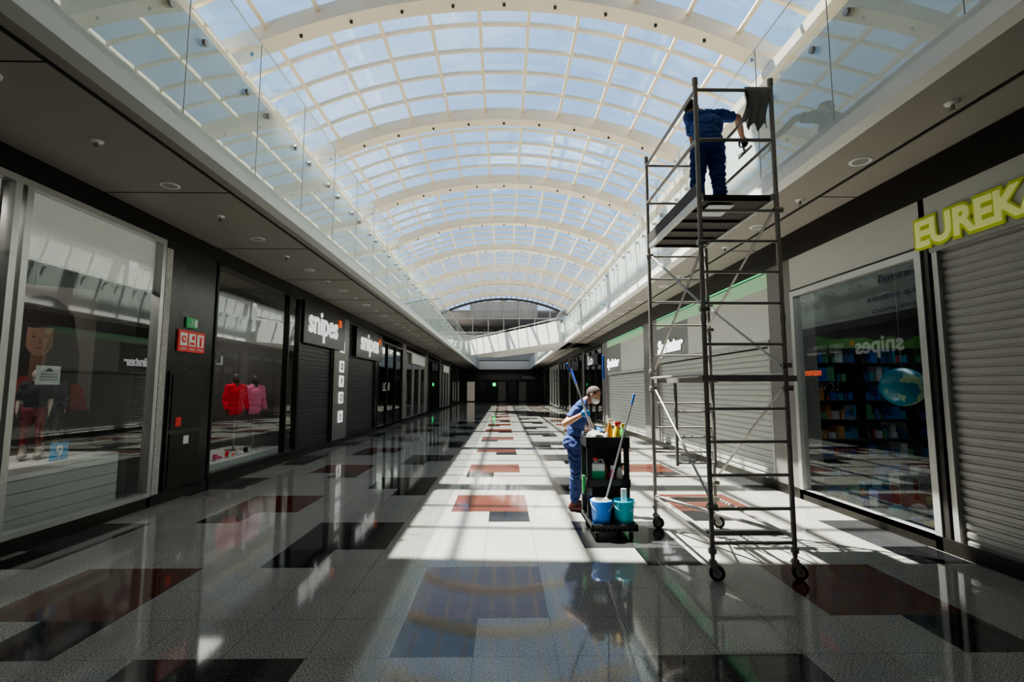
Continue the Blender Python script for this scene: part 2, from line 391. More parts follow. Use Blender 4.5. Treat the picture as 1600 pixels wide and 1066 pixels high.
ob=g.obj('window_%d'%wn,kind='structure'); wn+=1
c=MB(); c.box(-6.4,6.4,yg+1.5,60,9.2,9.4,'stone'); c.obj('ceiling',kind='structure')
# ------------------------------------------------------------ glass balustrades
for s in(-1,1):
    gx=s*(ED[s]-.06); first=None; P=1.3
    for k in range(35):
        y=1.7+P*k
        if first is None:
            p=MB(); p.quad((gx,y+.008,4.08),(gx,y+P-.008,4.08),(gx,y+P-.008,5.72),(gx,y+.008,5.72),'gl_bal')
            p.cyl((gx,y+.008,5.72),(gx,y+P-.008,5.72),.008,'alu',seg=6)
            p.box(gx-.004,gx+.004,y+.0,y+.008,4.08,5.72,'alu')
            first=p.obj('glass_panel',label='clear glass balustrade panel fixed over white slab edge',cat='glass panel',group='glass balustrade panels')
            for yy in(y+.25,y+P-.25):
                z=4.95
                d=MB(); d.cyl((gx+s*.05,yy,z),(gx-s*.015,yy,z),.035,'steel',seg=14); d.obj('standoff_disc',parent=first,label='round steel glass fixing')
        else: copy_thing(first,(0,P*k,0))
b=MB(); A=V((-2.75,36,0));B=V((2.85,25,0)); d=(B-A).normalized(); n=V((-d.y,d.x,0))
def slab(mb,o0,o1,z0,z1,m):
    p=[A+n*o0,B+n*o0,B+n*o1,A+n*o1]
    vs=[(q.x,q.y,z0) for q in p]+[(q.x,q.y,z1) for q in p]
    mb.add(vs,[(0,3,2,1),(4,5,6,7),(0,1,5,4),(1,2,6,5),(2,3,7,6),(3,0,4,7)],m)
slab(b,0.08,2.55,3.95,4.5,'fascia'); slab(b,-.05,.08,3.95,5.05,'fascia'); slab(b,2.55,2.68,3.95,5.05,'fascia')
br=b.obj('footbridge',label='white footbridge crossing the mall void diagonally',cat='bridge')
for o in(-.02,2.62):
    h=MB(); h.cyl(A+n*o+V((0,0,5.2)),B+n*o+V((0,0,5.2)),.03,'steel',seg=8)
    for i in range(9):
        q=A.lerp(B,(i+.5)/9)+n*o; h.cyl(q+V((0,0,5.05)),q+V((0,0,5.2)),.015,'steel',seg=6)
    h.obj('handrail',parent=br,label='steel handrail')
# ------------------------------------------------------------ shutters
def shutter(s,y0,y1,z1,m,pitch,label):
    sh=MB(); n=int((z1-.1)/pitch); vs=[]
    prof=[(0,0),(.016,.12),(.016,.62),(0,.74)]
    zz=[]
    for i in range(n+1):
        for (dd,t) in prof:
            z=.1+(i+t)*pitch
            if z<=z1: zz.append((dd,z))
    for (dd,z) in zz: vs+=[(WX(s,.08-dd),y0,z),(WX(s,.08-dd),y1,z)]
    fs=[(2*i,2*i+1,2*i+3,2*i+2) for i in range(len(zz)-1)]
    sh.add(vs,fs,m)
    ob=sh.obj('roller_shutter',label=label,cat='shutter')
    q=MB(); q.box(WX(s,.05),WX(s,.1),y0,y1,.0,.1,m); q.obj('bottom_bar',parent=ob)
    for yy in(y0,y1-.06):
        q=MB(); q.box(WX(s,.02),WX(s,.12),yy,yy+.06,.0,z1,'alu' if m!='shut_d' else 'bronze'); q.obj('guide_rail',parent=ob)
    q=MB(); q.box(WX(s,.0),WX(s,.3),y0,y1,z1,z1+.1,m); q.obj('shutter_box',parent=ob)
    return ob
shutter(1,-3.9,4.86,2.98,'shut_l',.082,'light grey ribbed roller shutter closed beside toy shop window')
shutter(1,8.0,13.8,2.30,'shut_w',.10,'off-white roller shutter closed under green-lit header')
shutter(1,15.25,20.55,2.15,'shut_w',.10,'off-white roller shutter closed on a further shop')
shutter(-1,11.7,13.95,3.6,'shut_d',.10,'anthracite roller shutter closed below black shop sign')
shutter(-1,15.35,18.55,3.6,'shut_d',.10,'anthracite roller shutter closed next to icon pillar')
M['greenwash']=mat('header_green_glow',(.50,.80,.54),.5,var=.03,es=.08)  # green light wash painted into the colour of a white header
M['hdr']=mat('header_grey_white',(.60,.60,.56),.5,var=.03)
M['hdr2']=mat('header_grey_panel',(.24,.25,.235),.5,var=.05)
for (a,b,z0,z1,m) in((-3.9,7.3,3.08,3.56,'hdr'),(7.95,11.5,2.4,3.25,'hdr'),(11.5,13.85,2.4,3.25,'hdr2'),(15.2,18.2,2.25,3.3,'hdr'),(18.2,20.6,2.25,3.3,'hdr2'),(7.95,13.85,3.25,3.5,'greenwash'),(15.2,20.6,3.3,3.5,'greenwash')):
    h=MB(); h.box(WX(1,.0),WX(1,.25),a,b,z0,z1,m); h.obj('trim_%d'%tn,kind='structure'); tn+=1
for (a,b) in((8.0,13.8),(15.3,20.5)):
    h=MB(); h.box(WX(1,-.0),WX(1,-.02),a,b,3.52,3.54,'greenlit'); h.obj('led_strip',label='green glowing LED strip along shopfront header',cat='light strip')
# ------------------------------------------------------------ windows on shopfronts
def window(s,y0,y1,z0,z1,mull,gm='gl_shop',fr='alu',fw=.05,trans=()):
    global wn
    f=MB()
    f.box(WX(s,-.02),WX(s,.1),y0,y0+fw,0.0,z1,fr); f.box(WX(s,-.02),WX(s,.1),y1-fw,y1,0,z1,fr)
    f.box(WX(s,-.02),WX(s,.1),y0+fw,y1-fw,z1-fw,z1,fr); f.box(WX(s,-.02),WX(s,.1),y0+fw,y1-fw,z0-.06,z0,fr)
    f.box(WX(s,.0),WX(s,.1),y0+fw,y1-fw,0,z0-.06,'bronze')
    for y in mull: f.box(WX(s,-.02),WX(s,.1),y-fw/2,y+fw/2,z0,z1-fw,fr)
    for z in trans: f.box(WX(s,-.01),WX(s,.09),y0+fw,y1-fw,z-.02,z+.02,fr)
    ob=f.obj('window_%d'%wn,kind='structure'); wn+=1
    g=MB(); x=WX(s,.04); g.quad((x,y0+fw,z0),(x,y1-fw,z0),(x,y1-fw,z1-fw),(x,y0+fw,z1-fw),gm)
    g.obj('glass_pane',parent=ob); return ob
window(-1,-3.9,6.92,.2,3.70,[-1.5,2.0,4.78,4.9],fw=.07)
window(-1,8.2,11.6,.22,3.72,[11.0],fr='bronze')
window(1,4.95,7.3,.14,3.05,[],fw=.08)
for s,segs in((-1,LSEG),(1,RSEG)):
    for (a,b,t) in segs:
        if t.startswith('far'):
            window(s,a,b,.15,3.5,[a+(b-a)*k/3 for k in(1,2)],gm='gl_far',fr='alu' if t=='far2' else 'bronze',fw=.08)
for (s,y,z,w,h,m) in((-1,25.5,2.9,4,.5,'white'),(-1,39,2.9,3.5,.5,'fascia'),(1,22.2,2.7,3.2,.5,'black'),(1,28,2.7,3,.5,'black'),(-1,32.5,2.8,3,.5,'black')):
    q=MB(); q.box(WX(s,-.03),WX(s,-.1),y,y+w,z,z+h,m); q.obj('shop_sign',label='plain rectangular sign board above a distant shopfront',cat='sign')
# ------------------------------------------------------------ signs
def sign(s,y,z,w,h,txt,tw,th,ty,tz,tm,pm,label,bold=.024,proud=.06,extra=None):
    q=MB(); q.box(WX(s,-.02),WX(s,-proud),y,y+(w if s<0 else -w),z,z+h,pm)
    ob=q.obj('shop_sign',label=label,cat='sign')
    l=MB(); l.text(txt,tw,th,side_mtx(s,ty,tz,proud),tm,.02,bold); l.obj('lettering',parent=ob,label='white raised lettering')
    if extra:
        q=MB(); ey,ez,es,em=extra; q.box(WX(s,-proud),WX(s,-proud-.03),ey,ey+es,ez,ez+es,em); q.obj('accent_square',parent=ob,label='small orange square')
    return ob
sign(-1,11.7,2.70,3.0,1.0,'snipes',2.1,.78,11.95,2.78,'whitee','black','black sign panel with white lowercase shop name snipes',extra=(14.12,3.35,.2,'orange'))
sign(-1,15.9,2.62,3.4,1.0,'snipes',2.3,.78,16.35,2.70,'whitee','black','second black sign panel with shop name snipes on dark front',extra=(18.72,3.25,.2,'orange'))
for (y0,zz,ww) in((13.70,2.42,1.95),(20.45,2.32,2.1)):
    q=MB(); q.text('Sprinter',ww,.50,side_mtx(1,y0,zz,.0),'pier',.02,.05,.18); o=q.obj('shop_sign',label='white slanted Sprinter lettering with dark outline on grey header',cat='sign')
    q=MB(); q.text('Sprinter',ww-.04,.47,side_mtx(1,y0-.02,zz+.015,.02),'whites',.03,.028,.18); q.obj('letter_faces',parent=o,label='white letter faces')
q=MB(); q.text('LOVI',1.1,.34,side_mtx(-1,19.9,1.5,-.03),'paper',.005,-.01); q.obj('window_lettering',label='white vinyl letters on shop glass',cat='lettering')
q=MB(); q.text('Lo',1.2,.45,side_mtx(1,24.6,2.75,.12),'whitee',.02,.01); q.obj('window_lettering',label='white letters on dark sign board',cat='lettering')
q=MB(); q.text('COLL',1.5,.32,Matrix(((1,0,0,2.3),(0,0,-1,59.68),(0,1,0,2.75),(0,0,0,1))),'paper',.02,.0); q.obj('window_lettering',label='white letters on dark end shopfront',cat='lettering')
eu=MB(); eu.text('EUREKA',1.38,.35,side_mtx(1,5.01,3.02,.0),'dkgreen',.028,.09)
eo=eu.obj('shop_sign',label='bubbly lime EUREKA lettering with darker lime outline on header',cat='sign'); bubble(eo,.007,12)
eu=MB(); eu.text('EUREKA',1.32,.285,side_mtx(1,4.98,3.052,.008),'yellow',.040,.04); o=eu.obj('lettering',parent=eo,label='pale lime letter faces'); bubble(o,.006,8)
eo.scale=(.45,1,1)
for (t,w_,y_,z_,h_) in(('Transmitien',.62,5.62,2.82,.10),('mientras apren',.86,5.80,2.60,.10),('ooooooo',.7,5.72,2.48,.05)):
    q=MB(); q.text(t,w_,h_,side_mtx(1,y_,z_,-.035),'ink',.003,-.012,.2); q.obj('window_lettering',label='dark handwritten-style words on toy shop glass',cat='lettering')
q=MB(); q.text('memaxe',.36,.07,side_mtx(1,7.1,1.78,-.035),'orange',.003,0); q.obj('window_lettering',label='small orange word on toy shop glass',cat='lettering')
for (z,t) in((2.82,'>'),(2.24,'o'),(1.81,'f'),(1.33,'O'),(.78,'t')):
    q=MB(); q.box(WX(-1,-.01),WX(-1,-.03),14.45,14.85,z-.17,z+.17,'whitee')
    ob=q.obj('social_icon_sign',label='white rounded square social media icon on dark pillar',cat='sign',group='icons on the dark pillar',bevel=.01)
    l=MB()
    mt=side_mtx(-1,14.55 if t!='f' else 14.59,z-.1,.03)
    l.text(t,.2 if t not in'ft' else .12,.2,mt,'black',.006,.02); l.obj('symbol',parent=ob,label='black icon mark')
q=MB(); q.box(WX(-1,-.005),WX(-1,0),14.02,15.28,.14,3.7,'stone'); q.obj('trim_%d'%tn,kind='structure'); tn+=1
q=MB(); q.box(WX(-1,-.005),WX(-1,-.025),7.28,7.92,2.15,2.47,'red'); fs=q.obj('fire_equipment_sign',label='red fire equipment sign with three white pictograms',cat='sign')
for i in range(3):
    l=MB(); y0=7.32+i*.2; l.box(WX(-1,-.025),WX(-1,-.03),y0,y0+.16,2.24,2.43,'white')
    if i==0: l.cyl((WX(-1,-.03),y0+.08,2.335),(WX(-1,-.034),y0+.08,2.335),.055,'red',seg=16); l.cyl((WX(-1,-.034),y0+.08,2.335),(WX(-1,-.037),y0+.08,2.335),.025,'white',seg=12)
    elif i==1: l.box(WX(-1,-.03),WX(-1,-.034),y0+.03,y0+.13,2.26,2.30,'red'); l.cyl((WX(-1,-.03),y0+.1,2.37),(WX(-1,-.034),y0+.1,2.37),.035,'red',seg=12)
    else: l.box(WX(-1,-.03),WX(-1,-.034),y0+.06,y0+.11,2.25,2.38,'red'); l.box(WX(-1,-.03),WX(-1,-.034),y0+.04,y0+.13,2.385,2.40,'red')
    l.text(('ALARMA','MANGUERA','EXTINTOR')[i],.15,.03,side_mtx(-1,y0+.005,2.18,.025),'white',.004,0)
    l.obj('pictogram',parent=fs,label='white pictogram panel')
q=MB(); q.box(WX(-1,-.005),WX(-1,-.025),7.45,7.72,2.52,2.67,'green'); ex=q.obj('exit_sign',label='small green running-man exit sign above red sign',cat='sign')
l=MB(); xx=WX(-1,-.026)
l.ball((xx,7.57,2.64),(.004,.013,.013),'white',10,6); l.cyl((xx,7.565,2.62),(xx,7.56,2.585),.010,'white',seg=6); l.cyl((xx,7.56,2.585),(xx,7.60,2.56),.007,'white',seg=6); l.cyl((xx,7.56,2.585),(xx,7.53,2.54),.007,'white',seg=6); l.cyl((xx,7.565,2.615),(xx,7.61,2.60),.006,'white',seg=6); l.box(xx-.002,xx+.003,7.64,7.70,2.54,2.65,'white')
l.obj('pictogram',parent=ex,label='white running figure and door')
q=MB(); q.box(WX(-1,-.001),WX(-1,-.03),7.15,7.95,.145,1.85,'pier'); cb=q.obj('hydrant_cabinet',label='flush dark metal service cabinet in pier',cat='cabinet',bevel=.006)
q=MB(); q.box(WX(-1,-.03),WX(-1,-.045),7.2,7.9,.18,.95,'bronze'); q.obj('cabinet_door',parent=cb,bevel=.004)
q=MB(); q.box(WX(-1,-.03),WX(-1,-.045),7.2,7.9,1.0,1.8,'bronze'); d=q.obj('cabinet_door',parent=cb,bevel=.004)
q=MB(); q.box(WX(-1,-.045),WX(-1,-.05),7.3,7.42,1.05,1.18,'red'); q.obj('sticker',parent=cb,label='small red sticker')
q=MB(); q.box(WX(-1,-.045),WX(-1,-.05),7.5,7.62,.78,.9,'white'); q.obj('sticker',parent=cb,label='small white square sticker')
# ------------------------------------------------------------ ceiling fixtures
dl=None;sp=None
for s,x,ylist in((-1,-3.88,[2.5+1.03*k for k in range(26)]),(1,3.70,[2.75+1.05*k for k in range(26)])):
    for i,y in enumerate(ylist):
        if i%2==(1 if s<0 else 0):
            if dl is None:
                q=MB(); q.lathe((x,y,3.95),[(0,-.004),(.075,-.004),(.08,-.012),(.10,-.012),(.105,0)],'white',20); dl=q.obj('downlight',label='round recessed white downlight in soffit',cat='downlight',group='soffit downlights')
                q=MB(); q.cyl((x,y,3.946),(x,y,3.938),.07,'lampoff',seg=20); q.obj('lens',parent=dl)
                dl0=(x,y)
            else: copy_thing(dl,(x-dl0[0],y-dl0[1],0))
        else:
            if sp is None:
                q=MB(); q.lathe((x,y,3.95),[(.001,-.02),(.05,-.012),(.055,0)],'white',16); sp=q.obj('sprinkler',label='small metal sprinkler head on soffit',cat='sprinkler',group='soffit sprinklers')
                q=MB(); q.cyl((x,y,3.93),(x,y,3.88),.014,'steel',seg=8); q.cyl((x,y,3.88),(x,y,3.875),.03,'steel',seg=12); q.obj('nozzle',parent=sp)
                sp0=(x,y)
            else: copy_thing(sp,(x-sp0[0],y-sp0[1],0))
# ------------------------------------------------------------ bodies
class Body:
    def __init__(s): s.p=[]
    def cap(s,p0,p1,r0,r1,lab): s.p.append(('c',V(p0),V(p1),r0,r1,lab))
    def ell(s,c,ax,r,lab): s.p.append(('e',V(c),ax,r,None,lab))
    def build(s,vox,smooth=6):
        mb=MB()
        for k in s.p:
            if k[0]=='c':
                mb.cyl(k[1],k[2],k[3],'skin',r1=k[4],seg=16); mb.ball(k[1],k[3]*1.0,'skin',16,10); mb.ball(k[2],k[4]*1.0,'skin',16,10)
            else: mb.ball(k[1],k[3],'skin',22,14,ax=k[2])
        me=bpy.data.meshes.new('tmp'); me.from_pydata(mb.v,[],mb.f)
        ob=bpy.data.objects.new('tmp',me); COL.objects.link(ob)
        r=ob.modifiers.new('r','REMESH'); r.mode='VOXEL'; r.voxel_size=vox
        sm=ob.modifiers.new('s','SMOOTH'); sm.factor=.5; sm.iterations=smooth
        dg=bpy.context.evaluated_depsgraph_get(); em=bpy.data.meshes.new_from_object(ob.evaluated_get(dg))
        bpy.data.objects.remove(ob)
        n=len(em.vertices); co=np.zeros(n*3); em.vertices.foreach_get('co',co); co=co.reshape(-1,3)
        no=np.zeros(n*3); em.vertices.foreach_get('normal',no); no=no.reshape(-1,3)
        best=np.full(n,1e9); lab=np.zeros(n,int); labs=[]
        for k in s.p:
            if k[5] not in labs: labs.append(k[5])
            li=labs.index(k[5])
            if k[0]=='c':
                a=np.array(k[1]);b=np.array(k[2]);ab=b-a;t=np.clip(((co-a)@ab)/max(1e-9,ab@ab),0,1)
                d=np.linalg.norm(co-(a+t[:,None]*ab),axis=1)-(k[3]+(k[4]-k[3])*t)
            else:
                q=np.stack([((co-np.array(k[1]))@np.array(k[2][i]))/k[3][i] for i in range(3)],1)
                d=(np.linalg.norm(q,axis=1)-1)*min(k[3])
            mk=d<best; best[mk]=d[mk]; lab[mk]=li
        s.labs=labs; s.lab=lab; s.co=co; s.no=no; s.faces=[tuple(p.vertices) for p in em.polygons]
        bpy.data.meshes.remove(em); return s
    def body(s,name,m,label,cat='person'):
        mb=MB(); mb.add([tuple(c) for c in s.co],s.faces,m,True); return mb.obj(name,label=label,cat=cat)
    def extract(s,vmask,off,amp,name,m,parent,label=None,fr=14):
        use=[f for f in s.faces if sum(bool(vmask[i]) for i in f)>=3]
        if not use: return None
        ids=sorted({i for f in use for i in f}); mp={j:i for i,j in enumerate(ids)}
        vs=[]
        for i in ids:
            c=V(s.co[i]); n=V(s.no[i]); w=0
            if amp: w=amp*noise.noise(V((c.x*fr,c.y*fr,c.z*fr*1.7)))+amp*.6*math.sin(c.z*70+6*noise.noise(c*9))
            vs.append(c+n*(off+w))
        mb=MB(); mb.add(vs,[tuple(mp[i] for i in f) for f in use],m,True)
        ob=mb.obj(name,parent=parent,label=label)
        so=ob.modifiers.new('so','SOLIDIFY'); so.thickness=.004; so.offset=-1
        return ob
    def mask(s,*ls):
        idx=[s.labs.index(l) for l in ls if l in s.labs]; return np.isin(s.lab,idx)
def basis(f,u):
    f=V(f).normalized(); s=f.cross(V(u)).normalized(); u=s.cross(f).normalized(); return s,f,u
def head(B,c,fwd,up,k=1.0,lab='skin'):
    s,f,u=basis(fwd,up); c=V(c); ax=(s,f,u)
    B.ell(c+u*.025*k-f*.01*k,ax,(.076*k,.095*k,.095*k),'head')
    B.ell(c-u*.045*k+f*.022*k,ax,(.055*k,.066*k,.068*k),'head')
    B.ell(c-u*.02*k+f*.03*k,ax,(.062*k,.062*k,.06*k),'head')
    B.cap(c+f*.085*k+u*.02*k,c+f*.108*k-u*.018*k,.007*k,.012*k,'nose')
    for sg in(-1,1):
        B.ell(c+s*sg*.077*k-f*.005*k-u*.003*k,ax,(.010*k,.020*k,.032*k),'ear')
        B.ell(c+s*sg*.036*k+f*.062*k-u*.02*k,ax,(.022*k,.02*k,.02*k),'head')
    B.cap(c+f*.074*k-u*.062*k+s*.018,c+f*.074*k-u*.062*k-s*.018,.009*k,.009*k,'nose')
def hand(B,w,d,n,side,curl,lab='hand',k=1.0):
    d=V(d).normalized(); n=V(n); n=(n-d*n.dot(d)).normalized(); s=d.cross(n)*side
    w=V(w)
    for o,ln in((.030,.0),(.010,.004),(-.010,.002),(-.029,-.006)):
        kn=w+d*(.088+ln)*k+s*o*k
        B.cap(w+d*.015+s*o*.55*k,kn,.015*k,.0115*k,lab)
        seg={.030:(.038,.024,.019),.010:(.042,.027,.021),-.010:(.039,.025,.020),-.029:(.031,.019,.017)}[o]
        p=kn; ang=0
        for i,l in enumerate(seg):
            ang+=curl[i]; dr=d*math.cos(ang)+n*math.sin(ang); q=p+dr*l*k
            B.cap(p,q,(.0095-.001*i)*k,(.0088-.001*i)*k,lab); p=q
    t0=w+d*.025*k+s*.028*k; dr=(d*.6+s*.55+n*.45).normalized(); t1=t0+dr*.042*k; dr2=(d*.65+s*.05+n*.75).normalized(); t2=t1+dr2*.032*k; dr3=(d*.5-s*.3+n*.8).normalized()
    B.cap(t0,t1,.014*k,.0115*k,lab); B.cap(t1,t2,.011*k,.010*k,lab); B.cap(t2,t2+dr3*.022*k,.0098*k,.0085*k,lab)
    return w+d*.085*k+n*.032*k
def torso(B,P,C,shL,shR,nk,hd,k=1.0):
    P=V(P);C=V(C);u=(C-P).normalized(); s=(V(shR)-V(shL)).normalized(); f=u.cross(s).normalized(); s=f.cross(u)
    ax=(s,f,u)
    B.ell(P,ax,(.158*k,.112*k,.115*k),'pelvis')
    for sg in(-1,1): B.ell(P+s*sg*.07*k-f*.045*k-u*.03*k,ax,(.085*k,.085*k,.095*k),'pelvis')
    W=P.lerp(C,.45); B.ell(W,ax,(.140*k,.105*k,.15*k),'waist')
    B.ell(C,ax,(.165*k,.115*k,.18*k),'chest')
    B.ell(C+u*.06*k+f*.02*k,ax,(.155*k,.105*k,.12*k),'chest')
    B.cap(shL,shR,.062*k,.062*k,'chest')
    mid=(V(shL)+V(shR))/2
    for sh in(shL,shR): B.cap(V(sh).lerp(mid,.25)+u*.02,V(nk).lerp(V(mid),.35),.045*k,.055*k,'chest')
    B.cap(mid,V(nk),.06*k,.055*k,'neck'); B.cap(V(nk),V(hd)-u*.0,.052*k,.05*k,'neck')
def arm(B,sh,el,wr,split=.62,r=(.056,.043,.041,.028)):
    sh=V(sh);el=V(el);wr=V(wr); m=sh.lerp(el,split); rm=r[0]+(r[1]-r[0])*split
    B.cap(sh,m,r[0],rm,'sleeve'); B.cap(m,el,rm*.93,r[1]*.95,'skin'); B.cap(el,el.lerp(wr,.35),r[1]*.95,r[2],'skin'); B.cap(el.lerp(wr,.35),wr,r[2],r[3],'skin')
def leg(B,hp,kn,an,fw,r=(.092,.06,.058,.038),fl='foot'):
    hp=V(hp);kn=V(kn);an=V(an);fw=V(fw).normalized()
    B.cap(hp,kn,r[0],r[1],'leg'); c=kn.lerp(an,.35)-fw*.012; B.cap(kn,c,r[1],r[2],'leg'); B.cap(c,an+V((0,0,.03)),r[2],r[3],'leg')
    B.cap(an+V((0,0,.02)),an-fw*.035+V((0,0,-.045)),.037,.040,fl)
    B.cap(an-fw*.035+V((0,0,-.045)),an+fw*.09+V((0,0,-.045)),.040,.036,fl)
    B.cap(an+fw*.09+V((0,0,-.045)),an+fw*.155+V((0,0,-.054)),.036,.030,fl)
def dress(B,name,label,skinm,shirtm,trm,shoem,glovem,hairm,hc,hf,hu):
    ob=B.body(name,skinm,label)
    B.extract(B.mask('waist','chest','sleeve'),.014,.006,'polo_shirt',shirtm,ob)
    B.extract(B.mask('pelvis','leg'),.014,.009,'work_trousers',trm,ob)
    for l in('footL','footR'): B.extract(B.mask(l),.006,0,'shoe',shoem,ob)
    for l in('handL','handR'): B.extract(B.mask(l),.0025,0,'glove',glovem,ob)
    s,f,u=basis(hf,hu); rel=B.co-np.array(hc)
    a=rel@np.array(f); z=rel@np.array(u)
    hm=B.mask('head')&((z>.082)|((a<.03)&(z>.02))|((a<-.02)&(z>-.05)))&(~((a>.045)&(z<.10)))
    B.extract(hm,.005,.001,'hair',hairm,ob,fr=60)
    hc=V(hc)
    for sg in(-1,1):
        e=MB(); p=hc+s*sg*.031+f*.080+u*.014; e.ball(p,(.0115,.008,.006),'white',12,8,ax=(s,f,u)); e.ball(p+f*.0055,(.004,.004,.004),'blackp',10,6,ax=(s,f,u)); e.obj('eye',parent=ob)
        e=MB(); e.tube([hc+s*sg*.018+f*.088+u*.032,hc+s*sg*.033+f*.084+u*.036,hc+s*sg*.045+f*.075+u*.032],.0022,hairm,6); e.obj('eyebrow',parent=ob)
    e=MB(); e.ball(hc+f*.082-u*.062,(.023,.006,.005),'pinkh',12,6,ax=(s,f,u)); e.obj('lips',parent=ob)
    return ob
W=lambda x,y,z:V((x,y,z))
# ---- floor worker
B=Body()
P=W(.95,6.72,.90); C=W(1.00,6.70,1.21); sR=W(1.01,6.53,1.36); sL=W(1.08,6.86,1.365); nk=W(1.11,6.68,1.43); hd=W(1.205,6.63,1.51)
torso(B,P,C,sL,sR,nk,hd)
hf=V((.84,-.38,-.52)).normalized(); hu=V((.48,-.15,.85)).normalized(); head(B,hd,hf,hu)
wR=W(.985,6.34,1.26); arm(B,sR,W(.79,6.44,1.14),wR)
pd=V((.384,.02,-.923)).normalized(); dR=V((.88,-.42,.20)).normalized(); nR=dR.cross(pd); nR=nR if nR.y>0 else -nR
gp=hand(B,wR,dR,nR,1 if dR.cross(nR).z>0 else -1,(1.1,1.25,.7),'handR')
wL=W(1.21,6.58,1.09); arm(B,sL,W(1.17,6.89,1.10),wL)
hand(B,wL,V((.55,-.75,-.25)),V((.1,-.2,-1)),-1,(.5,.5,.35),'handL')
leg(B,W(.94,6.63,.86),W(.955,6.61,.48),W(.93,6.63,.092),V((.9,-.35,0)),fl='footR')
leg(B,W(.97,6.81,.86),W(1.02,6.80,.48),W(.99,6.86,.092),V((.95,-.1,0)),fl='footL')
B.build(.0075)
w1=dress(B,'person','person in navy workwear and face mask gripping mop pole beside cart',M['skin'],'navyshirt','navy','shoe','gloveb','hairb',hd,hf,hu)
s_,f_,u_=basis(hf,hu)
mk=MB(); mk.ball(hd+f_*.050-u_*.046,(.064,.064,.050),'mask',20,14,ax=(s_,f_,u_))
mo=mk.obj('face_mask',parent=w1,label='white face mask')
for sg in(-1,1):
    mk=MB(); mk.tube([hd+s_*sg*.055+f_*.05-u_*.02,hd+s_*sg*.080+f_*.0+u_*.02,hd+s_*sg*.083-f_*.012-u_*.01,hd+s_*sg*.055+f_*.05-u_*.06],.002,'white',6)
    mk.obj('mask_strap',parent=mo)
def pole(a,b,tipl,label,r=.010):
    a=V(a);b=V(b); q=MB(); q.cyl(a,b,r,'pole',seg=12); ob=q.obj('mop_pole',label=label,cat='mop')
    q=MB(); t=a.lerp(b,tipl); q.cyl(a,t,r*1.2,'bluetip',seg=12); q.ball(a,r*1.4,'bluetip',12,8); q.obj('grip',parent=ob,label='blue plastic grip')
    return ob
pole(gp-pd*.68,gp+pd*.42,.10,'aluminium mop pole with blue grip held by the standing worker')
pole(W(.90,6.50,1.84),W(1.10,6.15,1.04),.22,'thin pole with blue end leaning on cart')
pole(W(1.24,6.12,2.0),W(1.25,6.08,.58),.2,'upright pole with blue end standing in cart')
# ---- scaffold worker
B=Body()
P=W(2.25,5.18,4.27); C=W(2.31,5.32,4.56); sL=W(2.18,5.47,4.76); sR=W(2.50,5.36,4.73); nk=W(2.31,5.49,4.83); hd=W(2.25,5.58,4.93)
torso(B,P,C,sL,sR,nk,hd)
hf2=V((.60,.75,-.25)).normalized(); hu2=V((-.1,.25,.95)).normalized(); head(B,hd,hf2,hu2)
wR=W(2.855,5.60,4.60); arm(B,sR,W(2.72,5.42,4.74),wR)
g2=hand(B,wR,V((.60,.55,-.45)),V((.3,.2,-1)),1,(.9,1.1,.6),'handR')
wL=W(2.40,5.77,4.45); arm(B,sL,W(2.28,5.64,4.55),wL)
hand(B,wL,V((.2,.75,-.25)),V((0,-.25,-1)),-1,(1.1,1.2,.7),'handL')
leg(B,W(2.17,5.2,4.22),W(2.14,5.24,3.85),W(2.12,5.18,3.455),V((0,1,0)),fl='footL')
leg(B,W(2.33,5.17,4.22),W(2.36,5.19,3.85),W(2.37,5.12,3.455),V((.25,1,0)),fl='footR')
B.build(.0075)
w2=dress(B,'person','person in navy uniform bending on scaffold platform, wiping glass with squeegee',M['skin'],'navyshirt2','navy2','shoek','glovek','hair',hd,hf2,hu2)
q=MB(); q.cyl(g2+V((-.05,-.03,.03)),g2+V((.02,.05,-.06)),.012,'blackp',seg=10); sq=q.obj('squeegee',label='window squeegee held against balustrade glass',cat='squeegee')
q=MB(); e0=g2+V((.02,.05,-.06)); q.cyl(e0+V((0,-.16,-.02)),e0+V((0,.16,.02)),.008,'steel',seg=8); q.box(e0.x-.002,e0.x+.012,e0.y-.16,e0.y+.16,e0.z-.03,e0.z-.005,'rubber'); q.obj('blade',parent=sq,label='steel channel with rubber blade')
# ------------------------------------------------------------ scaffold
X0,X1,Y0,Y1=1.76,2.46,4.27,5.83; ZT=4.45; ZP=3.34
sc=empty('scaffold_tower',((X0+X1)/2,(Y0+Y1)/2,0),'narrow mobile steel scaffold tower on castors with work platform','scaffold')
r=.021
for yy in(Y0,Y1):
    for (za,zb) in((.20,2.25),(2.25,ZT)):
        q=MB()
        for xx in(X0,X1):
            q.cyl((xx,yy,za),(xx,yy,zb),r,'steel',seg=14); q.cyl((xx,yy,zb-.06),(xx,yy,zb+.0),r*1.25,'steel',seg=14)
        z=za+.10
        while z<zb-.02:
            if z<ZP+.1 : q.cyl((X0,yy,z),(X1,yy,z),.014,'steel',seg=10)
            z+=.281
        if zb>3:
            for z in(3.86,4.34): q.cyl((X0,yy,z),(X1,yy,z),.016,'steel',seg=10)
        q.obj('ladder_frame',parent=sc,label='welded steel ladder end frame')
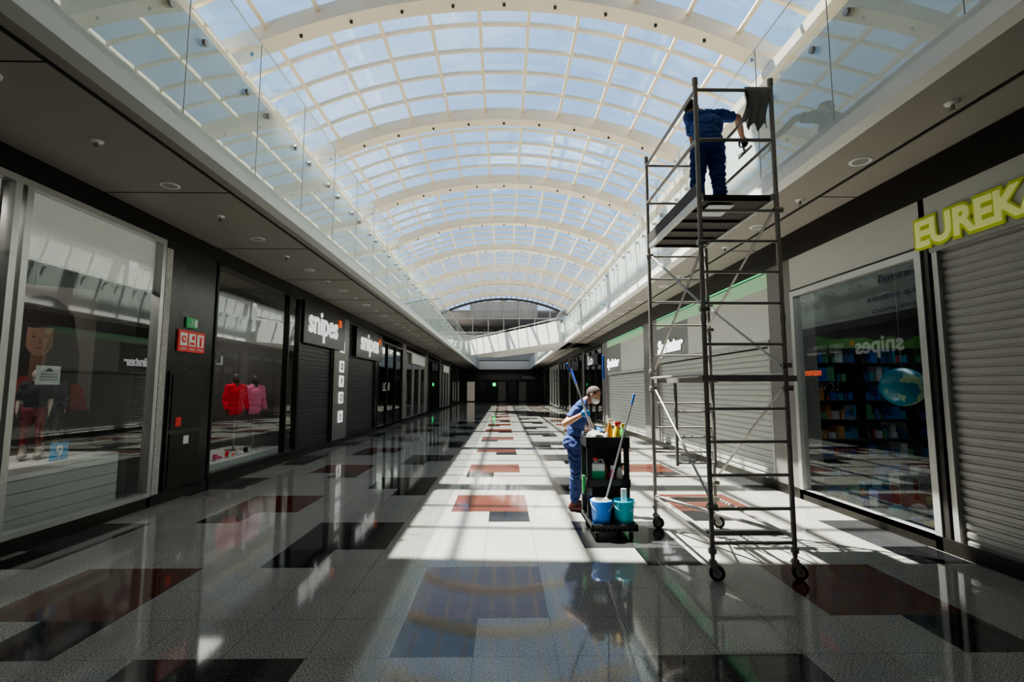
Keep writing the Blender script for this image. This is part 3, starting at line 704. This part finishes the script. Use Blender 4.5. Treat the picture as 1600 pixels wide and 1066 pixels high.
for xx in(X0,X1):
    for z in(3.86,4.34):
        q=MB(); q.cyl((xx,Y0,z),(xx,Y1,z),.016,'steel',seg=10); q.obj('guard_rail',parent=sc)
    for z in(.34,1.72):
        q=MB(); q.cyl((xx,Y0,z),(xx,Y1,z),.017,'steel',seg=10); q.obj('ledger_tube',parent=sc)
    zz=[(.6,1.6),(1.8,2.9),(2.3,3.2)] if xx==X0 else [(.5,1.6),(1.8,2.6),(2.3,3.2)]
    for i,(a,b) in enumerate(zz):
        q=MB(); ya,yb=(Y0,Y1) if (i%2)^(xx==X0) else (Y1,Y0)
        q.cyl((xx+(.03 if xx==X0 else -.03),ya,a),(xx+(.03 if xx==X0 else -.03),yb,b),.012,'steel',seg=8)
        for (y_,z_) in((ya,a),(yb,b)): q.cyl((xx-.03,y_,z_),(xx+.05,y_,z_),.028,'steel',seg=10)
        q.obj('diagonal_brace',parent=sc)
q=MB(); q.box(X0,X1,Y0+.10,Y0+.14,.33,.37,'steel'); q.box(X0,X1,Y1-.14,Y1-.10,.33,.37,'steel'); q.cyl((X0,Y1,.36),(X1,Y0,.36),.018,'steel',seg=10); q.obj('base_frame',parent=sc,label='lower steel base frame with diagonal')
q=MB()
for z,ya,yb in((1.66,Y0-.05,Y0+.0),(1.66,Y1-.35,Y1-.3)):
    q.box(X0-.06,X1+.06,ya-.02,yb+.02,z,z+.05,'steel')
for xx in(X0+.05,X1-.1): q.box(xx,xx+.05,Y0,Y1-.3,z,z+.05,'steel')
q.obj('horizontal_frame',parent=sc,label='galvanised horizontal stiffening frame')
q=MB()
q.cyl((X0+.16,Y1-.32,.75),(X0+.16,Y1-.32,1.66),.018,'steel',seg=10); q.cyl((X1-.12,Y1-.32,.75),(X1-.12,Y1-.32,1.66),.018,'steel',seg=10)
for z in(.78,1.06,1.34): q.cyl((X0+.16,Y1-.32,z),(X1-.12,Y1-.32,z),.014,'steel',seg=8)
q.obj('access_ladder',parent=sc,label='short inner steel ladder section')
pf=MB(); pf.box(X0+.03,X1-.03,Y0+.02,Y1-.02,ZP-.02,ZP+.01,'wood'); pl=pf.obj('platform',parent=sc,label='dark plywood deck in aluminium frame')
pf=MB()
for xx in(X0+.0,X1-.04): pf.box(xx,xx+.04,Y0+.0,Y1-.0,ZP-.05,ZP+.015,'alu')
for k in range(6):
    yy=Y0+.03+k*(Y1-Y0-.1)/5; pf.box(X0+.04,X1-.04,yy,yy+.03,ZP-.045,ZP-.02,'wood')
pf.obj('platform_frame',parent=pl,label='aluminium platform frame')
pf=MB(); pf.box(X0+.14,X0+.38,Y0+.12,Y0+.42,ZP-.05,ZP-.046,'jugw'); pf.obj('warning_label',parent=pl,label='pale sticker under deck')
pf=MB(); pf.box(X0-.005,X0+.015,Y0+.03,Y1-.03,ZP+.015,ZP+.13,'wood'); pf.obj('toe_board',parent=pl)
ci=0
for xx in(X0,X1):
    for yy in(Y0,Y1):
        ci+=1; an=(.5,1.2,.35,.9)[ci-1]; ax_=V((math.sin(an)*.6,math.cos(an*.6),0)).normalized(); fx=V((ax_.y,-ax_.x,0)); c0=V((xx,yy,0))+fx*.03
        q=MB(); q.cyl((xx,yy,.16),(xx,yy,.34),.018,'steel',seg=10); q.cyl((xx,yy,.22),(xx,yy,.26),.034,'steel',seg=12)
        q.cyl((xx,yy,.138),(xx,yy,.165),.032,'steel',seg=14)
        for sg in(-1,1):
            a=c0+ax_*sg*.026; tp=V((xx,yy,0))+ax_*sg*.026
            q.add([tp+fx*-.03+V((0,0,.145)),tp+fx*.04+V((0,0,.145)),a+fx*.018+V((0,0,.05)),a-fx*.018+V((0,0,.05))],[(0,1,2,3)],'steel')
        q.box(xx-.03,xx+.03,yy-.03,yy+.03,.135,.145,'steel')
        cs=q.obj('castor',parent=sc,label='swivel castor with adjustable stem')
        q=MB(); cc=c0+V((0,0,.063)); q.cyl(cc-ax_*.017,cc+ax_*.017,.063,'rubber',seg=28); q.cyl(cc-ax_*.021,cc+ax_*.021,.036,'alu',seg=18); q.cyl(cc-ax_*.028,cc+ax_*.028,.011,'steel',seg=10); q.obj('wheel',parent=cs,label='black rubber wheel')
nx,nz=14,16
rg=MB(); vs=[];fs=[]
for i in range(nx+1):
    for j in range(nz*2+1):
        t=(j-nz)/nz; x=2.22+.2*i/nx
        L_=.40 if t<0 else .30
        z=4.37-abs(t)*L_*(1+.08*math.sin(i*.9)); y=Y0+(-.026 if t<0 else .026)*min(1,abs(t)*8)+.018*math.sin(i*1.1+t*2)*abs(t)
        x+=.03*math.sin(abs(t)*4+i*.1)
        vs.append((x,y,z))
for i in range(nx):
    for j in range(nz*2):
        a=i*(nz*2+1)+j; fs.append((a,a+1,a+nz*2+2,a+nz*2+1))
rg.add(vs,fs,'cloth',True); o=rg.obj('cleaning_rag',label='grey rag draped over the top scaffold rail',cat='cloth'); so=o.modifiers.new('s','SOLIDIFY'); so.thickness=.006
# ------------------------------------------------------------ cart
cx0,cx1,cy0,cy1=.93,1.42,5.33,6.05
ct=empty('cleaning_cart',((cx0+cx1)/2,(cy0+cy1)/2,0),'black plastic janitor cart carrying buckets and bottles','cart')
q=MB(); q.box(cx0,cx1,cy0,cy1,.10,.135,'blackp'); 
for (a,b,c,d) in((cx0,cx1,cy0,cy0+.02),(cx0,cx1,cy1-.02,cy1),(cx0,cx0+.02,cy0,cy1),(cx1-.02,cx1,cy0,cy1)): q.box(a,b,c,d,.10,.17,'blackp')
for k in range(8): q.box(cx0+.03+k*.055,cx0+.055+k*.055,cy0-.006,cy0,.11,.16,'rubber')
q.obj('base_tray',parent=ct,bevel=.006)
ub0=5.60
for xx in(cx0+.035,cx1-.035):
    for yy in(ub0+.035,cy1-.035):
        q=MB(); q.box(xx-.03,xx+.03,yy-.025,yy+.025,.13,1.03,'blackp'); q.obj('post',parent=ct,bevel=.012)
for z,nm in((.50,'middle_shelf'),(.93,'top_tray')):
    q=MB(); q.box(cx0,cx1,ub0,cy1,z,z+.02,'blackp')
    for (a,b,c,d) in((cx0,cx1,ub0,ub0+.02),(cx0,cx1,cy1-.02,cy1),(cx0,cx0+.02,ub0,cy1),(cx1-.02,cx1,ub0,cy1)): q.box(a,b,c,d,z,z+(.09 if z<.6 else .125),'blackp')
    q.obj(nm,parent=ct,bevel=.006)
q=MB(); q.box(cx0+.02,cx1-.02,cy1-.05,cy1-.03,.14,.95,'blackp'); q.obj('back_panel',parent=ct)
q=MB(); q.tube([(cx0+.05,cy1,1.0),(cx0+.05,cy1+.12,1.06),(cx1-.05,cy1+.12,1.06),(cx1-.05,cy1,1.0)],.014,'blackp',10); q.obj('push_handle',parent=ct)
for xx in(cx0+.06,cx1-.06):
    for yy in(cy0+.07,cy1-.07):
        q=MB(); q.box(xx-.02,xx+.02,yy-.02,yy+.02,.07,.10,'steel'); cs=q.obj('castor',parent=ct)
        q=MB(); q.cyl((xx-.014,yy,.042),(xx+.014,yy,.042),.042,'rubber',seg=18); q.obj('wheel',parent=cs)
def bucket(x,y,z,m,label):
    q=MB(); q.lathe((x,y,z),[(0,0),(.088,0),(.094,.02),(.112,.24),(.120,.242),(.120,.265),(.114,.265),(.108,.24),(.086,.015),(0,.015)],m,28)
    ob=q.obj('bucket',label=label,cat='bucket')
    q=MB(); pts=[(x+math.cos(t)*.12,y-.02-.075*math.sin(t),z+.245-.09*math.sin(t)) for t in [math.pi*i/12 for i in range(13)]]; q.tube(pts,.004,'white',6); q.obj('handle',parent=ob,label='white wire handle'); return ob
bucket(1.06,5.465,.135,'blue','blue plastic bucket with wringer on cart base')
bucket(1.302,5.465,.135,'teal','teal plastic bucket on cart base')
q=MB(); q.lathe((1.06,5.465,.325),[(.05,-.06),(.10,.05),(.110,.075),(.106,.078),(.095,.05),(.045,-.055)],'white',20); q.obj('mop_wringer',label='white mop wringer cone set in blue bucket',cat='wringer')
q=MB(); q.box(1.28,1.32,5.42,5.445,.22,.50,'white'); q.box(1.272,1.328,5.41,5.455,.38,.52,'white'); q.obj('scrub_brush',label='white brush standing in teal bucket',cat='brush',bevel=.006)
mp=pole(W(1.455,5.50,1.53),W(1.12,5.46,.44),.10,'aluminium mop pole with blue grip standing in blue bucket')
q=MB()
for i in range(26):
    a=i*2.4; rr=.02+.03*(i%5)/4; p0=V((1.115,5.46,.43)); q.tube([p0,p0+V((rr*.6*math.cos(a),rr*.6*math.sin(a),-.03)),p0+V((-.02+rr*math.cos(a),rr*math.sin(a),-.10))],.006,'mopc',5)
q.obj('mop_head',parent=mp,label='yarn mop head')
def jug(x,y,z):
    q=MB(); q.box(x-.075,x+.075,y-.05,y+.05,z,z+.15,'jugg'); q.box(x-.075,x+.075,y-.05,y+.05,z+.15,z+.23,'jugw'); q.cyl((x-.02,y,z+.23),(x-.02,y,z+.27),.02,'jugw')
    ob=q.obj('jug',label='translucent jug half full of green cleaning liquid',cat='jug',bevel=.01)
    q=MB(); q.tube([(x+.01,y,z+.23),(x+.02,y,z+.27),(x+.06,y,z+.27),(x+.07,y,z+.22)],.01,'jugw',8); q.obj('handle',parent=ob)
    q=MB(); q.cyl((x-.02,y,z+.27),(x-.02,y,z+.29),.024,'red'); q.obj('cap',parent=ob,label='red cap')
jug(1.07,5.72,.52)
def spray(x,y,z,m,label,trig='blackp',h=.17,r=.036):
    q=MB(); q.lathe((x,y,z),[(0,0),(r,0),(r*1.02,.01),(r,h*.7),(r*.5,h*.92),(r*.35,h)],m,18); ob=q.obj('spray_bottle',label=label,cat='bottle')
    q=MB(); q.cyl((x,y,z+h),(x,y,z+h+.02),.014,trig); q.box(x-.015,x+.045,y-.012,y+.012,z+h+.02,z+h+.045,trig); q.box(x+.025,x+.033,y-.008,y+.008,z+h-.03,z+h+.02,trig); q.obj('trigger',parent=ob)
spray(1.29,5.69,.95,'yel','yellow spray bottle on cart top tray','red',.22,.042)
spray(1.37,5.72,.95,'grn','green spray bottle on cart top tray','yel',.20)
spray(1.23,5.78,.95,'amber','amber bottle on cart top tray','white',.25)
spray(1.33,5.83,.95,'yel','yellow bottle behind others on cart tray','blackp',.22)
spray(1.23,5.70,.52,'pink','pink spray bottle on middle shelf','white',.16,.034)
spray(1.32,5.70,.52,'jugw','white bottle on middle shelf','blackp',.19,.036)
spray(1.17,5.85,.52,'amber','dark amber bottle on middle shelf','blackp',.22,.04)
def ragpile(x,y,z,m,sx,sy,sz,label,seed):
    q=MB(); q.ball((x,y,z+sz),(sx,sy,sz),m,28,18); q.v=[tuple(V(v)+ (V(v)-V((x,y,z+sz))).normalized()*(.03*noise.noise(V(v)*28+V((seed,0,0))))) for v in q.v]
    q.obj('cleaning_rag',label=label,cat='cloth')
ragpile(1.04,5.71,.96,'cloth',.10,.08,.07,'crumpled grey rag on cart top tray',1)
ragpile(1.15,5.71,.96,'mopc',.065,.06,.065,'crumpled beige mop cloth on cart top tray',5)
ragpile(1.08,5.91,.96,'cloth',.09,.08,.07,'crumpled cloth at back of cart tray',9)
q=MB(); q.box(.895,.925,5.68,5.71,.42,.62,'grn'); hb=q.obj('hand_brush',label='green hand brush hanging at the cart side',cat='brush',bevel=.005)
q=MB(); q.box(.885,.925,5.65,5.74,.30,.42,'blackp'); q.obj('bristles',parent=hb)
# ------------------------------------------------------------ shop 1 contents
b_=MB(); b_.box(WX(-1,.08),WX(-1,.10),4.98,6.84,2.95,3.63,'blind'); o=b_.obj('window_blind',label='off-white woven blind lowered partway behind glass',cat='blind')
b_=MB(); b_.box(WX(-1,.07),WX(-1,.11),4.98,6.84,2.92,2.95,'alu'); b_.obj('bottom_bar',parent=o)
b_=MB(); b_.box(WX(-1,.08),WX(-1,.10),2.1,4.7,2.95,3.63,'blind'); o=b_.obj('window_blind',label='off-white woven blind on nearer glass pane',cat='blind')
q=MB(); q.box(WX(-1,-.015),WX(-1,0),6.94,7.07,.15,3.6,'curt'); q.obj('trim_%d'%tn,kind='structure'); tn+=1
for (a,b,c,d,z) in((-5.0,-5.9,3.2,5.0,.72),(-5.0,-6.0,5.1,6.6,.78)):
    q=MB()
    n=6
    for k in range(n): q.box(a,b,c,d,.0+z*k/n+.006,z*(k+1)/n,'plinth')
    q.obj('display_plinth',label='white plank display plinth behind shop glass',cat='plinth')
q=MB(); q.box(-5.12,-5.13,5.75,5.98,.78,.98,'bluep'); o=q.obj('price_card',label='small blue price card with number 9',cat='card')
q=MB(); q.text('9',.09,.14,Matrix(((0,0,1,-5.119),(1,0,0,5.82),(0,1,0,.81),(0,0,0,1))),'white',.002,.02); q.obj('numeral',parent=o,label='white numeral')
q=MB(); q.box(WX(-1,.045),WX(-1,.05),5.2,5.48,1.64,1.84,'paper'); o=q.obj('paper_notice',label='white paper notice taped to shop glass',cat='notice')
q=MB(); 
for k in range(3): q.box(WX(-1,.03),WX(-1,.034),5.24,5.44,1.69+.03*k,1.695+.03*k,'ink')
q.add([(WX(-1,.033),5.30,1.78),(WX(-1,.033),5.38,1.78),(WX(-1,.033),5.34,1.82)],[(0,1,2)],'ink'); q.obj('printed_text',parent=o)
# banner with woman
c=V((-6.05,6.50,0)); t=V((.80,.60,0)).normalized(); nn=V((.60,-.80,0))
def bp(u,z,d=0): p=c+t*u+nn*d; return (p.x,p.y,z)
def poly(q,pts,d,m): q.add([bp(u,z,d) for u,z in pts],[tuple(range(len(pts)))],m)
def disc(q,u,z,ru,rz,d,m,n=28):
    pts=[]
    for i in range(n):
        a=2*math.pi*i/n; ca,sa=math.cos(a),math.sin(a); pts.append((u+ru*ca*(1-.14*max(0,-sa)),z+rz*sa))
    poly(q,pts,d,m)
q=MB(); M['bannerbg']=mat('banner_dark',(.12,.10,.09),.6,var=.4,scale=2); M['pskin']=mat('print_skin',(.20,.11,.078),.7,var=.35,scale=6); M['pskin2']=mat('print_skin_shade',(.12,.062,.044),.7,var=.3); M['phair']=mat('print_hair',(.014,.008,.007),.7,var=.6,scale=20,stretch=(4,4,1)); M['pred']=mat('print_red',(.20,.018,.02),.7,var=.4,scale=4); M['plip']=mat('print_lip',(.16,.045,.04),.7)
poly(q,[(-.55,1.3),(.55,1.3),(.55,2.95),(-.55,2.95)],0,'bannerbg')
HZ=2.25
disc(q,0,HZ+.12,.33,.45,.004,'phair'); poly(q,[(-.40,1.5),(.40,1.5),(.40,2.0),(.33,HZ+.1),(-.33,HZ+.1),(-.42,2.0)],.005,'phair')
poly(q,[(-.53,1.31),(.53,1.31),(.46,1.62),(.16,1.76),(-.16,1.76),(-.46,1.62)],.007,'pred')
poly(q,[(-.08,1.74),(0,1.66),(.08,1.74),(.075,2.05),(-.075,2.05)],.009,'pskin2')
disc(q,0,HZ,.15,.235,.011,'pskin')
poly(q,[(.04,HZ-.20),(.11,HZ-.13),(.145,HZ+.02),(.13,HZ+.15),(.085,HZ+.03)],.012,'pskin2')
disc(q,-.06,HZ+.235,.15,.10,.0135,'phair'); disc(q,.07,HZ+.235,.14,.10,.0140,'phair')
for sg in(-1,1):
    disc(q,sg*.058,HZ+.02,.022,.008,.013,'phair'); disc(q,sg*.058,HZ+.052,.030,.0045,.013,'phair')
    poly(q,[(sg*.12,HZ+.26),(sg*.125,HZ+.05),(sg*.13,HZ-.12),(sg*.15,1.75),(sg*.34,1.55),(sg*.38,2.1),(sg*.30,HZ+.35)],.015,'phair')
disc(q,0,HZ-.125,.036,.011,.013,'plip'); poly(q,[(-.012,HZ-.06),(.016,HZ-.065),(.006,HZ+.01)],.013,'pskin2')
q.obj('poster_banner',label='hanging dark poster of long-haired woman in red top',cat='poster')
def mannequin(x,y,z,h,skin,top,bot,label,fx,fy,sleeves=True,legs=True):
    k=h/1.72; f=V((fx,fy,0)).normalized(); s=f.cross(V((0,0,1)))
    O=V((x,y,z)); u=V((0,0,1)); B=Body()
    P=O+u*.92*k; C=O+u*1.22*k; shL=O+u*1.40*k-s*.165*k; shR=O+u*1.40*k+s*.165*k; nk=O+u*1.48*k; hd=O+u*1.60*k
    torso(B,P,C,shL,shR,nk,hd,k); head(B,hd,f,u,k)
    for sg,sh in((-1,shL),(1,shR)):
        el=sh+s*sg*.06*k-u*.28*k-f*.02*k; wr=el-u*.2*k+f*.12*k; arm(B,sh,el,wr,.95,tuple(a*k for a in(.058,.046,.042,.03))); hand(B,wr,V((0,0,-1))+f*.4,-s*sg,sg,(.2,.25,.2),k=k)
    if legs:
        for sg in(-1,1):
            leg(B,P+s*sg*.09*k,O+s*sg*.10*k+u*.5*k,O+s*sg*.11*k+u*.092,f,tuple(a*k for a in(.088,.058,.055,.036)))
    B.build(.016,3); ob=B.body('mannequin',M[skin],label,'mannequin')
    B.extract(B.mask('chest','waist','sleeve'),.018*k,.006,'top',top,ob)
    if sleeves: B.extract(B.mask('skin'),.015*k,.005,'sleeves',top,ob)
    B.extract(B.mask('pelvis','leg'),.013*k,.006,'trousers' if legs else 'hem',bot,ob)
    if not legs:
        q=MB(); q.cyl(O+u*.0,O+u*.88*k,.02,'steel',seg=12); q.cyl(O,O+u*.02,.16,'steel',seg=24); q.obj('stand',parent=ob,label='steel pole stand')
    return ob
mannequin(-5.5,5.92,.78,1.05,'mannq2','dkcl','redfl','child mannequin in dark top and red patterned trousers on plinth',.6,-.8,False)
mannequin(-5.75,6.42,.78,1.05,'mannq2','dkcl','dkcl','child mannequin in dark clothes on plinth',.6,-.8)
mannequin(-5.7,10.65,.30,1.62,'manneq','redh','redh','torso mannequin in bright red hoodie inside sportswear window',.8,-.6,True,False)
mannequin(-5.55,11.15,.30,1.60,'manneq','pinkh','pinkh','torso mannequin in pink hoodie inside sportswear window',.8,-.6,True,False)
q=MB(); q.box(-5.0,-6.2,8.35,11.5,.0,.30,'plinth'); q.obj('display_plinth',label='low pale platform in sportswear window',cat='plinth')
def shoe(x,y,z,m,label):
    q=MB(); q.box(x-.045,x+.045,y-.13,y+.13,z,z+.025,'white'); q.ball((x,y+.05,z+.04),(.045,.085,.035),m,14,8); q.ball((x,y-.06,z+.06),(.042,.065,.06),m,14,8); q.cyl((x,y-.07,z+.07),(x,y-.075,z+.115),.036,m,seg=12)
    ob=q.obj('sneaker',label=label,cat='shoe',group='sneakers on window platform')
    q=MB(); 
    for k in range(3): q.box(x-.022,x+.022,y-.01+k*.025,y-.002+k*.025,z+.083-k*.006,z+.09-k*.006,'paper')
    q.obj('laces',parent=ob)
for i,(y,m) in enumerate(((9.2,'pink'),(9.6,'redh'),(9.95,'white'),(10.25,'dkcl'),(8.8,'redfl'))): shoe(-5.2,y,.30,m,('pink','red','white','black','red patterned')[i]+' sneaker on low platform behind glass')
for y in(9.4,10.1): 
    q=MB(); q.box(-5.1,-5.11,y,y+.1,.30,.42,'paper'); q.obj('price_card',label='small white price card beside sneakers',cat='card')
for j,y in enumerate((8.6,9.4,10.2)):
    q=MB(); q.tube([(-8.0,y,0.0),(-8.0,y,1.6),(-7.0,y,1.6),(-7.0,y,0)],.02,'steel',8); rk=q.obj('clothes_rack',label='steel clothes rack with dark garments in shop',cat='clothes rack')
    for k in range(8):
        x=-7.9+.11*k; q=MB(); q.box(x-.02,x+.03,y-.2,y+.2,.75,1.5,('dkcl','shut_d','redh','dkcl')[k%4]); q.obj('garment',parent=rk,bevel=.015)
# ------------------------------------------------------------ toy shop contents
q=MB(); q.ball((5.0,6.12,1.62),.24,'globe',40,24); gb=q.obj('world_globe',label='large blue world globe hanging in toy shop window',cat='globe',origin=(5.0,6.12,1.38))
q=MB(); q.cyl((5.0,6.12,1.85),(5.0,6.12,3.9),.004,'steel',seg=6); q.obj('hanging_wire',parent=gb)
sh=MB(); SZ=[.1,.42,.74,1.06,1.38,1.70,2.02]
sh.box(5.2,7.9,8.75,8.8,.0,2.35,'dark')
for z in SZ: sh.box(5.2,7.9,8.3,8.75,z,z+.02,'blackp')
for x in(5.2,6.1,7.0,7.87): sh.box(x,x+.03,8.3,8.75,0,2.35,'blackp')
sh.obj('toy_shelf',label='dark shelving unit stacked with toy boxes',cat='shelf')
tc_=[mat('toy_%d'%i,c,.5,es=.03,var=.8,scale=20) for i,c in enumerate([(.012,.06,.20),(.015,.11,.18),(.012,.035,.10),(.24,.25,.25),(.25,.12,.03),(.04,.13,.06),(.18,.025,.025)])]
for z in SZ:
    x=5.26
    while x<7.75:
        w=random.uniform(.04,.15); h=random.uniform(.06,.27)
        if random.random()<.12: x+=.06; continue
        if any(abs(x+w/2-px)<w/2+.03 for px in(6.115,7.015)): x+=.05; continue
        q=MB(); q.box(x,x+w-.012,8.33+random.uniform(0,.1),8.6,z+.02,z+.02+h,random.choice(tc_[:3]*2+tc_)); o=q.obj('toy_box',label='colourful toy box on shelf',cat='toy box',group='toy boxes on shelf'); x+=w
hl=MB(); pts=[]
n=40
for i in range(n+1):
    x=5.2+2.6*i/n; pts.append((x,2.40+.08*abs(math.sin(i*.38))+.03*math.sin(i*.9)))
vs=[(x,8.28,2.28) for x,z in pts]+[(x,8.28,z) for x,z in pts]; M['hill']=mat('leaf_green_board',(.045,.12,.025),.6,es=.05)
hl.add(vs,[(i,i+1,n+2+i,n+1+i) for i in range(n)],'hill'); hl.obj('hedge_cutout',label='leaf-green scalloped cutout board above toy shelf',cat='decoration')
for i in range(24):
    w=random.uniform(.08,.2); k=random.choice((0,1,2,0,1,3,4,5)); y=5.08+ (i%8)*.27+.05*random.random(); x=(4.66,4.93,5.20)[i//8]; h=random.uniform(.12,.40)+(x-4.66)*.6
    q=MB()
    if i%4==3: q.ball((x,y,.12),.12,tc_[k],20,12)
    else: q.box(x-.08,x+.09,y-w/2,y+w/2,.0,h,tc_[k]); q.box(x-.085,x-.08,y-w/2+.02,y+w/2-.02,h*.35,h*.75,tc_[(k+3)%7])
    q.obj('toy_ball' if i%4==3 else 'toy_box',label='round toy ball on window floor' if i%4==3 else 'toy package displayed on window floor',cat='ball' if i%4==3 else 'toy box',group='toys in window display',bevel=0 if i%4==3 else .004)
q=MB()
for a in range(3): q.cyl((5.55+.15*math.cos(a*2.1),5.25+.15*math.sin(a*2.1),0),(5.55,5.25,.65),.008,'blackp',seg=6)
tl=q.obj('toy_telescope',label='small black toy telescope on tripod in window',cat='telescope')
q=MB(); q.cyl((5.55,5.15,.60),(5.55,5.4,.78),.03,'shut_d',seg=12); q.obj('tube',parent=tl)
# ------------------------------------------------------------ shop lights
def area(x,y,z,sx,sy,p,col=(1,.95,.88)):
    l=bpy.data.lights.new('shop_light','AREA'); l.shape='RECTANGLE'; l.size=sx; l.size_y=sy; l.energy=p; l.color=col
    o=bpy.data.objects.new('shop_light',l); COL.objects.link(o); o.location=(x,y,z)
area(-5.9,4.9,3.6,1,2,42); area(-6.3,9.9,3.6,1,2,35); area(6,6.5,3.6,1,2,35,(.85,.95,1))
for (x,ys_) in((-6.4,(3,4.4,5.8,8.8,9.8,10.8)),(5.9,(5.2,6.4,7.6))):
    for y in ys_:
        q=MB(); q.cyl((x,y,3.948),(x,y,3.90),.07,'lamp',seg=16); q.obj('shop_downlight',label='small lit round downlight inside shop',cat='downlight',group='shop interior downlights')
q=MB(); q.box(-1.3,-.95,59.6,59.65,1.9,2.25,'greenlamp'); q.obj('green_lamp',label='small green lit lamp on end shopfront',cat='lamp')
# ------------------------------------------------------------ world, sun
w=bpy.data.worlds.new('w'); S.world=w; w.use_nodes=True; nt=w.node_tree; nt.nodes.clear(); N=nt.nodes; L=nt.links
o=N.new('ShaderNodeOutputWorld'); bg=N.new('ShaderNodeBackground'); L.new(bg.outputs[0],o.inputs[0])
tc=N.new('ShaderNodeTexCoord'); no=N.new('ShaderNodeTexNoise'); no.inputs['Scale'].default_value=2.2; no.inputs['Detail'].default_value=7; L.new(tc.outputs['Generated'],no.inputs['Vector'])
r=N.new('ShaderNodeValToRGB'); r.color_ramp.elements[0].position=.52; r.color_ramp.elements[1].position=.95
r.color_ramp.elements[0].color=(.33,.49,.72,1); r.color_ramp.elements[1].color=(.78,.86,.96,1); L.new(no.outputs[0],r.inputs[0]); L.new(r.outputs[0],bg.inputs[0]); bg.inputs[1].default_value=1.55
sl=bpy.data.lights.new('sun','SUN'); sl.energy=29; sl.angle=.012; sl.color=(1,.93,.80)
so=bpy.data.objects.new('sun',sl); COL.objects.link(so); so.rotation_euler=V((.37,-.25,-1)).to_track_quat('-Z','Y').to_euler(); so.location=(0,20,20)
# ------------------------------------------------------------ camera
cd=bpy.data.cameras.new('camera'); cd.sensor_width=36; cd.lens=770/1600*36; cd.clip_end=300
cam=bpy.data.objects.new('camera',cd); COL.objects.link(cam); cam.location=(0,0,1.6)
cam.rotation_euler=(math.radians(90+5.5),0,math.radians(-.97)); S.camera=cam
